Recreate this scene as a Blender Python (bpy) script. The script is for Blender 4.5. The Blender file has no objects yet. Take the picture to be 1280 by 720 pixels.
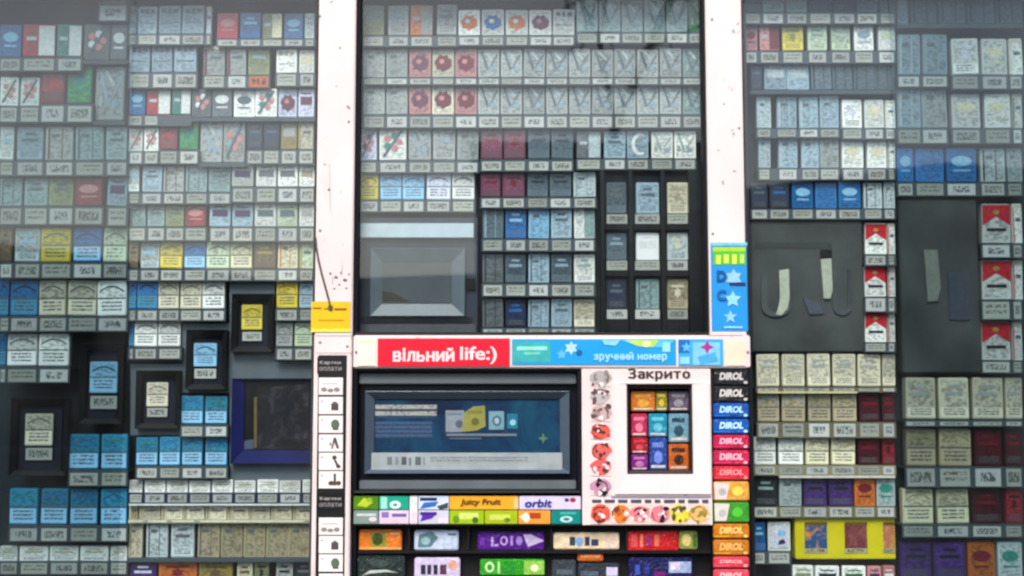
import bpy, bmesh, math, random
from mathutils import Vector, Matrix
random.seed(7)
scene = bpy.context.scene
COL = scene.collection
PI = math.pi

# ------------------------------------------------------------------ camera
D, PITCH = 3.2, math.radians(5.5)
CZ = 1.75 - D*math.tan(PITCH)
CAM = Vector((0, -D, CZ))
FWD = Vector((0, math.cos(PITCH), math.sin(PITCH)))
UPV = Vector((0, -math.sin(PITCH), math.cos(PITCH)))
FPX = 1280*(D/math.cos(PITCH))/2.56
def P(px, py, y):
    """point of the facade layer at depth y that the photo shows at this spot"""
    d = FWD + Vector((1, 0, 0))*((px-640)/FPX) + UPV*((360-py)/FPX)
    return CAM + d*((y+D)/d.y)
def rect(x0, y0, x1, y1, y):
    m = (y0+y1)/2
    return P(x0, m, y).x, P(x1, m, y).x, P((x0+x1)/2, y1, y).z, P((x0+x1)/2, y0, y).z   # X0 X1 Z0 Z1

cd = bpy.data.cameras.new('camera'); cam = bpy.data.objects.new('camera', cd); COL.objects.link(cam)
cam.location = CAM; cam.rotation_euler = (PI/2+PITCH, 0, 0)
cd.sensor_width = 36; cd.lens = FPX/1280*36; cd.clip_start = .05; cd.clip_end = 2000
cd.dof.use_dof = True; cd.dof.focus_distance = 2.0; cd.dof.aperture_fstop = 5.4   # hand-held phone, focus a little short
scene.camera = cam

# ------------------------------------------------------------------ materials
def lin(h):
    h = h.lstrip('#')
    v = [int(h[i:i+2], 16)/255 for i in (0, 2, 4)]
    return tuple(c/12.92 if c <= .04045 else ((c+.055)/1.055)**2.4 for c in v) + (1,)
MC = {}
def mat(hx, rough=.45, metal=0, spec=.4, grain=.12, gscale=90, coat=0):
    key = (hx, rough, metal, spec, grain, gscale, coat)
    if key in MC: return MC[key]
    m = bpy.data.materials.new('paint_'+hx); m.use_nodes = True
    nt = m.node_tree; b = nt.nodes['Principled BSDF']; c = lin(hx)
    b.inputs['Roughness'].default_value = rough; b.inputs['Metallic'].default_value = metal
    b.inputs['Specular IOR Level'].default_value = spec; b.inputs['Coat Weight'].default_value = coat
    if grain:
        tc = nt.nodes.new('ShaderNodeTexCoord'); n = nt.nodes.new('ShaderNodeTexNoise'); n.noise_dimensions = '4D'
        oi = nt.nodes.new('ShaderNodeObjectInfo'); mu = nt.nodes.new('ShaderNodeMath'); mu.operation = 'MULTIPLY'; mu.inputs[1].default_value = 50
        nt.links.new(oi.outputs['Random'], mu.inputs[0]); nt.links.new(mu.outputs[0], n.inputs['W'])
        n.inputs['Scale'].default_value = gscale; n.inputs['Detail'].default_value = 4
        nt.links.new(tc.outputs['Object'], n.inputs['Vector'])
        r = nt.nodes.new('ShaderNodeValToRGB')
        r.color_ramp.elements[0].position = .3; r.color_ramp.elements[1].position = .72
        lo, hi = 1-grain*1.6, 1+grain*.8
        r.color_ramp.elements[0].color = (c[0]*lo, c[1]*lo, c[2]*lo, 1)
        r.color_ramp.elements[1].color = tuple(min(.85, v*hi) for v in c[:3])+(1,)
        nt.links.new(n.outputs['Fac'], r.inputs['Fac']); nt.links.new(r.outputs['Color'], b.inputs['Base Color'])
    else:
        b.inputs['Base Color'].default_value = c
    MC[key] = m
    return m
def smudge(hx, ink, sx, sy, thr, lo=(.12, .2), hi=(.88, .8), rough=.5, vary=.1, soft=.05, coat=0, lines=0):
    """printed paper: small ink marks scattered inside the margins of a label (UV based)"""
    key = ('smudge', hx, ink, sx, sy, thr, lo, hi, rough, vary, soft, coat, lines)
    if key in MC: return MC[key]
    m = bpy.data.materials.new('printed_'+hx); m.use_nodes = True
    nt = m.node_tree; L = nt.links; b = nt.nodes['Principled BSDF']; b.inputs['Roughness'].default_value = rough; b.inputs['Coat Weight'].default_value = coat
    uv = nt.nodes.new('ShaderNodeTexCoord'); mp = nt.nodes.new('ShaderNodeMapping'); mp.inputs['Scale'].default_value = (sx, sy, 1)
    n = nt.nodes.new('ShaderNodeTexNoise'); n.noise_dimensions = '4D'; n.inputs['Scale'].default_value = 1; n.inputs['Detail'].default_value = 1
    oi = nt.nodes.new('ShaderNodeObjectInfo'); mu = nt.nodes.new('ShaderNodeMath'); mu.operation = 'MULTIPLY'; mu.inputs[1].default_value = 90
    L.new(oi.outputs['Random'], mu.inputs[0]); L.new(mu.outputs[0], n.inputs['W'])
    L.new(uv.outputs['UV'], mp.inputs['Vector']); L.new(mp.outputs['Vector'], n.inputs['Vector'])
    def math_(op, a, v):
        k = nt.nodes.new('ShaderNodeMath'); k.operation = op; L.new(a, k.inputs[0])
        if isinstance(v, float): k.inputs[1].default_value = v
        else: L.new(v, k.inputs[1])
        return k.outputs[0]
    sp = nt.nodes.new('ShaderNodeSeparateXYZ'); L.new(uv.outputs['UV'], sp.inputs[0])
    rg = nt.nodes.new('ShaderNodeMapRange'); rg.inputs['From Min'].default_value = thr-soft; rg.inputs['From Max'].default_value = thr+soft
    L.new(n.outputs['Fac'], rg.inputs['Value']); f = rg.outputs[0]
    if lines: f = math_('MULTIPLY', f, math_('GREATER_THAN', math_('FRACT', math_('MULTIPLY', math_('SUBTRACT', sp.outputs['Y'], float(lo[1])), float(lines)/(hi[1]-lo[1])), 0.), .38))
    for o, a, bb in ((sp.outputs['X'], lo[0], hi[0]), (sp.outputs['Y'], lo[1], hi[1])):
        f = math_('MULTIPLY', f, math_('GREATER_THAN', o, float(a))); f = math_('MULTIPLY', f, math_('LESS_THAN', o, float(bb)))
    mx = nt.nodes.new('ShaderNodeMix'); mx.data_type = 'RGBA'
    mx.inputs['A'].default_value = lin(hx); mx.inputs['B'].default_value = lin(ink)
    L.new(f, mx.inputs['Factor'])
    g = nt.nodes.new('ShaderNodeTexNoise'); g.inputs['Scale'].default_value = 70; g.inputs['Detail'].default_value = 3; L.new(uv.outputs['Object'], g.inputs['Vector'])
    t1 = math_('MULTIPLY', oi.outputs['Random'], 2*float(vary)); t2 = math_('MULTIPLY', g.outputs['Fac'], .3); t3 = math_('ADD', t1, t2); t4 = math_('ADD', t3, 1-float(vary)-.2)
    sc = nt.nodes.new('ShaderNodeVectorMath'); sc.operation = 'SCALE'; L.new(mx.outputs['Result'], sc.inputs[0]); L.new(t4, sc.inputs['Scale'])
    L.new(sc.outputs[0], b.inputs['Base Color'])
    MC[key] = m
    return m

C = dict(W='eaeae4', CR='ded6b4', GY='a6a9a6', GB='93aab8', GT='8aa3a2', BE='ab9e80', NV='141f38', BL='2568a8', LB='8cc2e6', CY='2f88ac',
         RD='c01c2c', DR='701420', MG='6a3048', TL='2a8a7c', GR='1c6a3a', LG='c4d2b4', YL='d4be3c', OR='d0702c', PK='cc8888', PU='38225a',
         BR='5e4c30', DK='1c2024', SL='54656f', LV='d2d4ea', SV='b8c4c6', OL='848a60', GD='a8924a', CM='d8d0b6', MR='3a0c14', DG='60666a', SK='1e74b8', WW='f2f2f2')
CN = dict(W='white', CR='cream', GY='grey', GB='steel', GT='sage', BE='stone', NV='navy', BL='blue', LB='light blue', CY='cyan',
          RD='red', DR='dark red', MG='plum', TL='teal', GR='green', LG='pale green', YL='yellow', OR='orange', PK='pink', PU='purple',
          BR='brown', DK='black', SL='slate', LV='lavender', SV='silver', OL='olive', GD='gold', CM='ivory', MR='maroon', DG='dark grey', SK='azure', WW='bright white')
def worn_white():
    m = mat('e2d4d0', .42, grain=.05, gscale=5); nt = m.node_tree; L = nt.links; b = nt.nodes['Principled BSDF']; src = b.inputs['Base Color'].links[0].from_socket
    geo = nt.nodes.new('ShaderNodeNewGeometry'); last = src
    for sc_, lo_, hi_, col, amt, st in ((38, .69, .73, '6c6660', .75, (1, 1, 1)), (7, .58, .75, 'c4b4a8', .7, (1, 1, .35)), (60, .7, .72, '8a8078', .6, (2.5, 1, .25))):
        mp = nt.nodes.new('ShaderNodeMapping'); mp.inputs['Scale'].default_value = st; L.new(geo.outputs['Position'], mp.inputs[0])
        n = nt.nodes.new('ShaderNodeTexNoise'); n.inputs['Scale'].default_value = sc_; n.inputs['Detail'].default_value = 4; L.new(mp.outputs[0], n.inputs['Vector'])
        r = nt.nodes.new('ShaderNodeMapRange'); r.inputs['From Min'].default_value = lo_; r.inputs['From Max'].default_value = hi_; r.inputs['To Max'].default_value = amt; L.new(n.outputs['Fac'], r.inputs['Value'])
        x = nt.nodes.new('ShaderNodeMix'); x.data_type = 'RGBA'; x.inputs['B'].default_value = lin(col); L.new(r.outputs[0], x.inputs['Factor']); L.new(last, x.inputs['A']); last = x.outputs['Result']
    L.new(last, b.inputs['Base Color']); return m
WHITE = worn_white()
TAG = smudge('b2b2aa', '5a5a58', 15, 5, .47, (.12, .22), (.88, .82), vary=.2, soft=.09)
TAGS = [TAG, smudge('a4a69c', '5c5852', 18, 6, .48, (.1, .2), (.9, .84), vary=.2, soft=.09, lines=2), smudge('bcbcb8', '50545a', 13, 4, .48, (.2, .26), (.8, .8), vary=.2, soft=.09)]
LIP = mat('424c52', .4, grain=.1)
SHELFM = mat('4a555c', .4, grain=.1)
BACK = mat('16252c', .6, grain=.25, gscale=8)
def photo(c1, c2, c3, scale=14, rough=.35):
    m = mat(c1, rough, grain=.001, gscale=scale+.01); nt = m.node_tree
    for n in nt.nodes:
        if n.type == 'VALTORGB':
            n.color_ramp.elements[0].color = lin(c1); n.color_ramp.elements[1].color = lin(c3); n.color_ramp.elements[0].position = .38; n.color_ramp.elements[1].position = .66
            e = n.color_ramp.elements.new(.5); e.color = lin(c2)
        if n.type == 'TEX_NOISE': n.inputs['Roughness'].default_value = .62; n.inputs['Distortion'].default_value = 1.2
    return m
SLATE = mat('59636a', .45, grain=.12, gscale=10)
BLACK = mat('0c0d10', .6, spec=.2, grain=.1, gscale=30)
NAVY = mat('0e1226', .5, spec=.25, grain=.1, gscale=20)
METAL = mat('8a9298', .35, .6, grain=.06, gscale=20)
def add_glass():
    m = bpy.data.materials.new('window_glass'); m.use_nodes = True; nt = m.node_tree; nt.nodes.clear(); L = nt.links
    out = nt.nodes.new('ShaderNodeOutputMaterial'); t = nt.nodes.new('ShaderNodeBsdfTransparent'); g = nt.nodes.new('ShaderNodeBsdfGlossy')
    t.inputs['Color'].default_value = (.85, .92, .92, 1); g.inputs['Roughness'].default_value = .012
    ge = nt.nodes.new('ShaderNodeNewGeometry'); ior = nt.nodes.new('ShaderNodeMix'); ior.inputs['A'].default_value = 1.66; ior.inputs['B'].default_value = 1/1.66
    L.new(ge.outputs['Backfacing'], ior.inputs['Factor'])
    fr = nt.nodes.new('ShaderNodeFresnel'); L.new(ior.outputs['Result'], fr.inputs['IOR'])
    mx = nt.nodes.new('ShaderNodeMixShader'); L.new(fr.outputs[0], mx.inputs[0]); L.new(t.outputs[0], mx.inputs[1]); L.new(g.outputs[0], mx.inputs[2])
    # a thin film of street dust, thicker in wiped streaks
    d = nt.nodes.new('ShaderNodeBsdfDiffuse'); d.inputs['Color'].default_value = (.55, .57, .55, 1)
    tc = nt.nodes.new('ShaderNodeTexCoord'); mp = nt.nodes.new('ShaderNodeMapping'); mp.inputs['Scale'].default_value = (3, 3, 1.1); mp.inputs['Rotation'].default_value = (0, .5, 0)
    n = nt.nodes.new('ShaderNodeTexNoise'); n.inputs['Scale'].default_value = 2.2; n.inputs['Detail'].default_value = 6
    L.new(tc.outputs['Object'], mp.inputs[0]); L.new(mp.outputs[0], n.inputs['Vector'])
    mr = nt.nodes.new('ShaderNodeMapRange'); mr.inputs['From Min'].default_value = .35; mr.inputs['From Max'].default_value = .75
    mr.inputs['To Min'].default_value = .0; mr.inputs['To Max'].default_value = .025
    L.new(n.outputs['Fac'], mr.inputs['Value'])
    m2 = nt.nodes.new('ShaderNodeMixShader'); L.new(mr.outputs[0], m2.inputs[0]); L.new(mx.outputs[0], m2.inputs[1]); L.new(d.outputs[0], m2.inputs[2])
    L.new(m2.outputs[0], out.inputs[0])
    c = bpy.data.materials.new('glass_clear_side'); c.use_nodes = True; nt = c.node_tree; nt.nodes.clear()
    out = nt.nodes.new('ShaderNodeOutputMaterial'); t = nt.nodes.new('ShaderNodeBsdfTransparent'); nt.links.new(t.outputs[0], out.inputs[0])
    return m, c
GLASS, CLEAR = add_glass()
TINTED = GLASS.copy(); TINTED.name = 'tinted_glass'
for n in TINTED.node_tree.nodes:
    if n.type == 'BSDF_TRANSPARENT': n.inputs['Color'].default_value = (.6, .7, .71, 1)
    if n.type == 'MAP_RANGE': n.inputs['To Min'].default_value = .004; n.inputs['To Max'].default_value = .03

# ------------------------------------------------------------------ objects
ORG = {}
def empty(name, loc):
    o = bpy.data.objects.new(name, None); o.empty_display_size = .03; COL.objects.link(o); o.location = loc; ORG[o.name] = Vector(loc); return o
def tag(o, label, cat, group=None):
    o['label'] = label; o['category'] = cat
    if group: o['group'] = group
    return o
def obj(name, bm, mats, parent=None, loc=None, smooth=False):
    """bm is in world coordinates; the object is linked as one mesh under its parent, its origin at the parent's (or loc)"""
    o0 = Vector(loc) if loc is not None else (ORG[parent.name] if parent else Vector((0, 0, 0)))
    bm.transform(Matrix.Translation(-o0))
    me = bpy.data.meshes.new(name); bm.to_mesh(me); bm.free()
    for m in (mats if isinstance(mats, (list, tuple)) else [mats]): me.materials.append(m)
    if smooth:
        for p in me.polygons: p.use_smooth = True
    o = bpy.data.objects.new(name, me); COL.objects.link(o)
    ORG[o.name] = o0
    if parent:
        o.parent = parent; o.location = o0 - ORG[parent.name]
    else: o.location = o0
    return o
def add_box(bm, X0, X1, Y0, Y1, Z0, Z1, bev=0, mi=0, seg=2):
    t = bmesh.new()
    bmesh.ops.create_cube(t, size=1)
    for v in t.verts: v.co = Vector(((X0+X1)/2+v.co.x*(X1-X0), (Y0+Y1)/2+v.co.y*(Y1-Y0), (Z0+Z1)/2+v.co.z*(Z1-Z0)))
    if bev: bmesh.ops.bevel(t, geom=t.edges[:], offset=min(bev, .45*min(X1-X0, Y1-Y0, Z1-Z0)), segments=seg, affect='EDGES')
    uv = t.loops.layers.uv.new('UVMap')
    for f in t.faces:
        f.material_index = mi
        for l in f.loops: l[uv].uv = ((l.vert.co.x-X0)/(X1-X0), (l.vert.co.z-Z0)/(Z1-Z0))
    merge(bm, t)
def merge(bm, t):
    me = bpy.data.meshes.new('tmp'); t.to_mesh(me); t.free(); bm.from_mesh(me); bpy.data.meshes.remove(me)
def box_px(name, x0, y0, x1, y1, yf, yb, m, parent=None, bev=.001, loc=None):
    X0, X1, Z0, Z1 = rect(x0, y0, x1, y1, yf)
    bm = bmesh.new(); add_box(bm, X0, X1, yf, yb, Z0, Z1, bev)
    return obj(name, bm, m, parent, loc)
def base(x0, y0, x1, y1, y):
    X0, X1, Z0, Z1 = rect(x0, y0, x1, y1, y); return Vector(((X0+X1)/2, y, Z0))
def poly_px(bm, pts, yf, th=.0006, mi=0):
    """flat shape with a small thickness, outline given on the layer yf"""
    w = [P(x, y, yf) for x, y in pts]
    prism(bm, [(p.x, p.z) for p in w], yf, th, mi)
def prism(bm, pts, yf, th, mi=0):
    area = sum(pts[i][0]*pts[(i+1) % len(pts)][1]-pts[(i+1) % len(pts)][0]*pts[i][1] for i in range(len(pts)))
    if area < 0: pts = pts[::-1]
    xs = [p[0] for p in pts]; zs = [p[1] for p in pts]; w = max(xs)-min(xs) or 1; h = max(zs)-min(zs) or 1
    uv = bm.loops.layers.uv.verify()
    f = [bm.verts.new((x, yf, z)) for x, z in pts]; b = [bm.verts.new((x, yf+th, z)) for x, z in pts]
    fs = [bm.faces.new(f), bm.faces.new(b[::-1])]
    n = len(pts)
    for i in range(n): fs.append(bm.faces.new((f[i], b[i], b[(i+1) % n], f[(i+1) % n])))
    for q in fs:
        q.material_index = mi
        for l in q.loops: l[uv].uv = ((l.vert.co.x-min(xs))/w, (l.vert.co.z-min(zs))/h)
def circ(cx, cy, rx, ry, n=20, a0=0): return [(cx+rx*math.cos(a0+2*PI*i/n), cy+ry*math.sin(a0+2*PI*i/n)) for i in range(n)]
def star(cx, cy, r, n=5, k=.42): return [(cx+(r if i % 2 == 0 else r*k)*math.sin(PI*i/n), cy-(r if i % 2 == 0 else r*k)*math.cos(PI*i/n)) for i in range(2*n)]
def ring_px(name, o4, i4, yf, yb, m, parent, slope=0, mats=None):
    """picture-frame moulding between an outer and an inner rectangle, inner edge set back by slope"""
    X0, X1, Z0, Z1 = rect(*o4, yf); A0, A1, B0, B1 = rect(*i4, yf)
    bm = bmesh.new()
    def loop(x0, x1, z0, z1, y): return [bm.verts.new(p) for p in ((x0, y, z0), (x1, y, z0), (x1, y, z1), (x0, y, z1))]
    L0, L1, L2, L3 = loop(X0, X1, Z0, Z1, yb), loop(X0, X1, Z0, Z1, yf), loop(A0, A1, B0, B1, yf+slope), loop(A0, A1, B0, B1, yb)
    for a, b in ((L0, L1), (L1, L2), (L2, L3), (L3, L0)):
        for i in range(4):
            j = (i+1) % 4; bm.faces.new((a[i], a[j], b[j], b[i]))
    bmesh.ops.recalc_face_normals(bm, faces=bm.faces[:])
    bmesh.ops.bevel(bm, geom=bm.edges[:], offset=.0009, segments=1, affect='EDGES')
    return obj(name, bm, m, parent)
STROKES = {'в': [[(0, 0), (0, 1), (.46, 1), (.56, .78), (.46, .53), (0, .53)], [(.46, .53), (.62, .27), (.48, 0), (0, 0)]], 'і': [[(0, 0), (0, 1)], [(0, 1.27), (0, 1.42)]], 'л': [[(0, 0), (.12, .1), (.2, 1), (.62, 1), (.62, 0)]],
 'ь': [[(0, 1), (0, 0), (.48, 0), (.6, .28), (.48, .55), (0, .55)]], 'н': [[(0, 0), (0, 1)], [(.6, 0), (.6, 1)], [(0, .5), (.6, .5)]], 'и': [[(0, 1), (0, 0)], [(0, .08), (.6, .92)], [(.6, 1), (.6, 0)]],
 'й': [[(0, 1), (0, 0)], [(0, .08), (.6, .92)], [(.6, 1), (.6, 0)], [(.12, 1.4), (.3, 1.27), (.48, 1.4)]], 'з': [[(0, .93), (.4, 1), (.52, .78), (.4, .53), (.15, .53)], [(.4, .53), (.56, .27), (.4, 0), (0, .07)]],
 'р': [[(0, -.4), (0, 1), (.45, 1), (.6, .5), (.45, 0), (0, 0)]], 'у': [[(0, 1), (.3, .1)], [(.6, 1), (.2, -.4), (0, -.4)]], 'ч': [[(0, 1), (0, .55), (.1, .45), (.6, .45)], [(.6, 1), (.6, 0)]],
 'о': [[(.3, 1), (.08, .85), (0, .5), (.08, .15), (.3, 0), (.52, .15), (.6, .5), (.52, .85), (.3, 1)]], 'м': [[(0, 0), (0, 1), (.4, .3), (.8, 1), (.8, 0)]], 'е': [[(0, .5), (.58, .5), (.5, .9), (.3, 1), (.08, .85), (0, .5), (.08, .15), (.3, 0), (.55, .12)]],
 'а': [[(.05, .92), (.3, 1), (.52, .85), (.55, .6), (.55, 0)], [(.55, .55), (.15, .5), (0, .25), (.15, 0), (.4, .02), (.55, .2)]], 'к': [[(0, 0), (0, 1)], [(0, .45), (.55, 1)], [(.15, .55), (.6, 0)]], 'т': [[(0, 1), (.6, 1)], [(.3, 1), (.3, 0)]], 'п': [[(0, 0), (0, 1), (.6, 1), (.6, 0)]]}
def stroke_text(name, s, x0, y0, x1, y1, yf, m, parent, wt):
    segs, x = [], 0
    for ch in s:
        if ch == ' ': x += .5; continue
        k = 1.42 if ch in 'ЗК' else 1
        L = STROKES[ch.lower()]; w = max(p[0] for q in L for p in q)*(1.15 if k > 1 else 1)
        for q in L:
            for a, b in zip(q, q[1:]): segs.append(((x+a[0]*(1.15 if k > 1 else 1), a[1]*k), (x+b[0]*(1.15 if k > 1 else 1), b[1]*k)))
        x += w+.36
    hx0, hx1 = -wt, x-.36+wt; lo = min(min(a[1], b[1]) for a, b in segs)-wt; hi = max(max(a[1], b[1]) for a, b in segs)+wt
    X0, X1, Z0, Z1 = rect(x0, y0, x1, y1, yf); bm = bmesh.new()
    for i, (a, b) in enumerate(segs):
        d = Vector((b[0]-a[0], b[1]-a[1])); d.normalize(); n = Vector((-d.y, d.x))*wt; e = d*wt*.8
        pts = [(a[0]-e.x+n.x, a[1]-e.y+n.y), (a[0]-e.x-n.x, a[1]-e.y-n.y), (b[0]+e.x-n.x, b[1]+e.y-n.y), (b[0]+e.x+n.x, b[1]+e.y+n.y)]
        prism(bm, [(X0+(p[0]-hx0)/(hx1-hx0)*(X1-X0), Z0+(p[1]-lo)/(hi-lo)*(Z1-Z0)) for p in pts], yf-.00003*(i % 9), .0004)
    return obj(name, bm, m, parent)
def text(name, s, x0, y0, x1, y1, yf, m, parent, bold=.012, shear=0, th=.0005):
    if not s.isascii(): return stroke_text(name, s, x0, y0, x1, y1, yf, m, parent, .13 if bold > .015 else .1)
    cu = bpy.data.curves.new('lettering', 'FONT'); cu.body = s; cu.size = 1; cu.offset = bold if s.isascii() else 0; cu.shear = shear; cu.resolution_u = 3; cu.extrude = 0
    t = bpy.data.objects.new('tmp_text', cu); COL.objects.link(t)
    dg = bpy.context.evaluated_depsgraph_get()
    me = bpy.data.meshes.new_from_object(t.evaluated_get(dg)); bpy.data.objects.remove(t); bpy.data.curves.remove(cu)
    bm = bmesh.new(); bm.from_mesh(me); bpy.data.meshes.remove(me)
    if not bm.verts: bm.free(); return None
    xs = [v.co.x for v in bm.verts]; ys = [v.co.y for v in bm.verts]
    X0, X1, Z0, Z1 = rect(x0, y0, x1, y1, yf)
    for v in bm.verts:
        u = (v.co.x-min(xs))/(max(xs)-min(xs)); w = (v.co.y-min(ys))/(max(ys)-min(ys))
        v.co = Vector((X0+u*(X1-X0), yf, Z0+w*(Z1-Z0)))
    return obj(name, bm, m, parent)
def tube_px(bm, pts, yf, r, n=8):
    path = [P(x, y, yf) for x, y in pts]; rings = []
    for i, p in enumerate(path):
        t = (path[min(i+1, len(path)-1)]-path[max(i-1, 0)]).normalized(); a = t.cross(Vector((0, 1, 0))).normalized(); b = t.cross(a)
        rings.append([bm.verts.new(p+a*r*math.cos(2*PI*k/n)+b*r*math.sin(2*PI*k/n)) for k in range(n)])
    for q, s in zip(rings, rings[1:]):
        for k in range(n): bm.faces.new((q[k], q[(k+1) % n], s[(k+1) % n], s[k]))
    bm.faces.new(rings[0]); bm.faces.new(rings[-1][::-1])
    bmesh.ops.recalc_face_normals(bm, faces=bm.faces[:])

# ------------------------------------------------------------------ setting
def struct(name, bm, m):
    o = obj(name, bm, m); o['kind'] = 'structure'; return o
bm = bmesh.new(); add_box(bm, -400, 400, -400, 400, -.3, -.004); struct('ground', bm, mat('303030', .9, grain=.2, gscale=3))
bm = bmesh.new(); add_box(bm, -30, 30, -6, 5, -.2, .12, .01); struct('pavement', bm, mat('403e3c', .85, grain=.2, gscale=5))
# low market hall across the street: what the lower panes mirror
mh = empty('market_hall', (0, -17, 0)); tag(mh, 'low dark market hall across the street from the kiosk', 'building')
bm = bmesh.new(); add_box(bm, -26, 26, -25, -17, 0, 3.45); obj('wall', bm, mat('121416', .8, grain=.3, gscale=1), mh)
bm = bmesh.new()
zz = [(-26.5, 3.3), (-19, 4.1), (-12, 3.4), (-7.5, 3.9), (-3.4, 3.35), (1, 3.5), (3.3, 4.7), (6.4, 5.1), (10, 4.8), (15, 5.3), (21, 4.4), (26.5, 3.2)]
for (xa, za), (xb, zb) in zip(zz, zz[1:]):
    prism(bm, [(xa, 3.0), (xb, 3.0), (xb, zb), (xa, za)], -16.6, 1.2)
bmesh.ops.remove_doubles(bm, verts=bm.verts[:], dist=.0001)
obj('roof', bm, mat('1e2022', .8, grain=.2, gscale=2), mh)
for k in range(8):
    x = -23+k*6.4
    bm = bmesh.new(); add_box(bm, x, x+3.4, -16.99, -16.94, .9, 2.6); w = obj('window', bm, mat('1a2226', .15), mh)
    bm = bmesh.new(); add_box(bm, x-.1, x+3.5, -16.99, -16.85, .8, .895); obj('sill', bm, mat('6a6a66', .7), w)
tb = empty('office_block', (1.4, -17.6, 0)); tag(tb, 'taller grey block rising behind the market hall roof', 'building')
bm = bmesh.new(); add_box(bm, -.6, 3.2, -24, -17.6, 0, 5.7); obj('wall', bm, mat('9aa0a6', .8, grain=.25, gscale=.6), tb)
bm = bmesh.new(); add_box(bm, -.7, 3.3, -24.1, -17.5, 5.702, 5.85); obj('parapet', bm, mat('84888c', .8), tb)
for k in range(3):
    bm = bmesh.new(); add_box(bm, -.2+k*1.2, .5+k*1.2, -17.59, -17.55, 4.1, 5.2); obj('window', bm, mat('4c5258', .3), tb)
bt = empty('bare_tree', (.7, -9, .12)); tag(bt, 'slim leaning bare tree at the kerb facing the kiosk', 'tree')
bm = bmesh.new()
def limb(pts, r0, r1):
    n = len(pts)-1
    for k in range(n):
        a, b = Vector(pts[k]), Vector(pts[k+1]); rot = (b-a).to_track_quat('Z', 'Y').to_matrix().to_4x4()
        bmesh.ops.create_cone(bm, cap_ends=True, segments=8, radius1=r0+(r1-r0)*k/n, radius2=r0+(r1-r0)*(k+1)/n, depth=(b-a).length*1.04, matrix=Matrix.Translation((a+b)/2) @ rot)
limb([(.7, -9, .1), (.74, -9, 1.6), (.8, -9, 2.9), (1.0, -9, 4.2), (1.35, -9, 5.0), (1.75, -9, 5.9)], .06, .04)
limb([(1.0, -9, 4.2), (.85, -8.9, 5.0), (.5, -8.8, 5.8)], .035, .015)
limb([(1.35, -9, 5.0), (1.8, -9.1, 5.2), (2.3, -9.2, 5.5)], .03, .012)
limb([(.85, -8.9, 5.0), (.95, -8.9, 5.7)], .02, .008)
obj('trunk', bm, mat('8e867e', .9), bt)
bm = bmesh.new()
for k in range(26):
    px_, pz = random.uniform(.4, 2.2), random.uniform(4.8, 5.9); a = random.uniform(.4, 2.6)
    limb([(px_, -9, pz), (px_+.25*math.cos(a), -9, pz+.3*math.sin(a)), (px_+.55*math.cos(a+.2), -9, pz+.5*math.sin(a+.2))], .009, .004)
obj('foliage', bm, mat('8e867e', .9), bt)

# ------------------------------------------------------------------ kiosk shell
K = empty('kiosk', (0, .05, .12)); tag(K, 'white kiosk with glazed display windows packed with cigarettes', 'kiosk')
def part_box(name, x0, y0, x1, y1, yf, yb, m, bev=.002): return box_px(name, x0, y0, x1, y1, yf, yb, m, K, bev)
bm = bmesh.new(); add_box(bm, -1.62, 1.62, .15, 1.7, .12, 2.62); obj('cabin', bm, mat('c8c8c4', .6), K)
bm = bmesh.new(); add_box(bm, -1.7, 1.7, -.06, 1.8, 2.625, 2.78, .01); obj('roof', bm, mat('9a9c9c', .5), K)
bm = bmesh.new(); add_box(bm, -1.62, 1.62, .002, .148, .12, .93, .004); obj('plinth', bm, mat('b8b8b6', .6), K)
bm = bmesh.new(); add_box(bm, -1.6, 1.6, .138, .149, .935, 2.62); obj('back_panel', bm, BACK, K)
# white posts and rails
part_box('post', 394, -130, 441, 800, -.012, .05, WHITE, .003)
part_box('post', 884, -130, 929, 440, -.012, .05, WHITE, .003)
part_box('rail', 441.5, 419, 938, 460, -.011, .045, WHITE, .003)
for X0, X1 in ((-1.62, -1.55), (1.55, 1.62)):
    bm = bmesh.new(); add_box(bm, X0, X1, -.012, .137, .935, 2.62, .003); obj('corner_post', bm, WHITE, K)
bm = bmesh.new(); add_box(bm, -1.55, 1.55, -.008, .137, 2.53, 2.62, .003); obj('fascia', bm, WHITE, K)
for x in (393, 929.6): part_box('rubber_seal', x-(0 if x > 500 else 1.6), -130, x+(1.8 if x > 500 else .2), 800 if x < 500 else 440, .004, .05, mat('3a3a3a', .7), .0005)
for x0, x1, y in ((394.5, 440, 419.5), (884.5, 929, 418.8), (394.5, 440, 441)): part_box('joint', x0, y, x1, y+.7, -.0126, -.0118, mat('8c8078', .7), 0)
for x, y in ((400, 428), (434, 433), (400, 20), (436, 152), (400, 288), (890, 24), (924, 160), (891, 292), (445, 440), (935, 440)):
    bm = bmesh.new(); poly_px(bm, circ(x, y, 1.5, 1.5, 10), -.0136, .002); obj('screw', bm, mat('7c7672', .4, .5), K)
# dark window seal round the middle pane
ring_px('window_seal', (441.5, -60, 884, 418.5), (449, -52, 879.5, 415), .004, .055, BLACK, K, .004)
def pane(x0, y0, x1, y1, yf=.03, glass=GLASS):
    X0, X1, Z0, Z1 = rect(x0, y0, x1, y1, yf)
    bm = bmesh.new(); add_box(bm, X0, X1, yf, yf+.004, Z0, Z1, mi=1); bm.normal_update()
    for f in bm.faces:
        if f.normal.y < -.9: f.material_index = 0
    return obj('window_pane', bm, [glass, CLEAR], K)
pane(-60, -70, 159.3, 760, glass=TINTED); pane(160, -70, 394, 760); pane(449, -52, 880, 415, .028); pane(930, -70, 1120, 760); pane(1120.7, -70, 1340, 760, glass=TINTED)
# dark jamb strips beside the posts, inside
part_box('jamb', 930, -70, 938, 760, .056, .137, mat('2a3036', .5), .001)
part_box('jamb', 441, 462, 446, 760, .02, .137, BLACK, .001)

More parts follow.
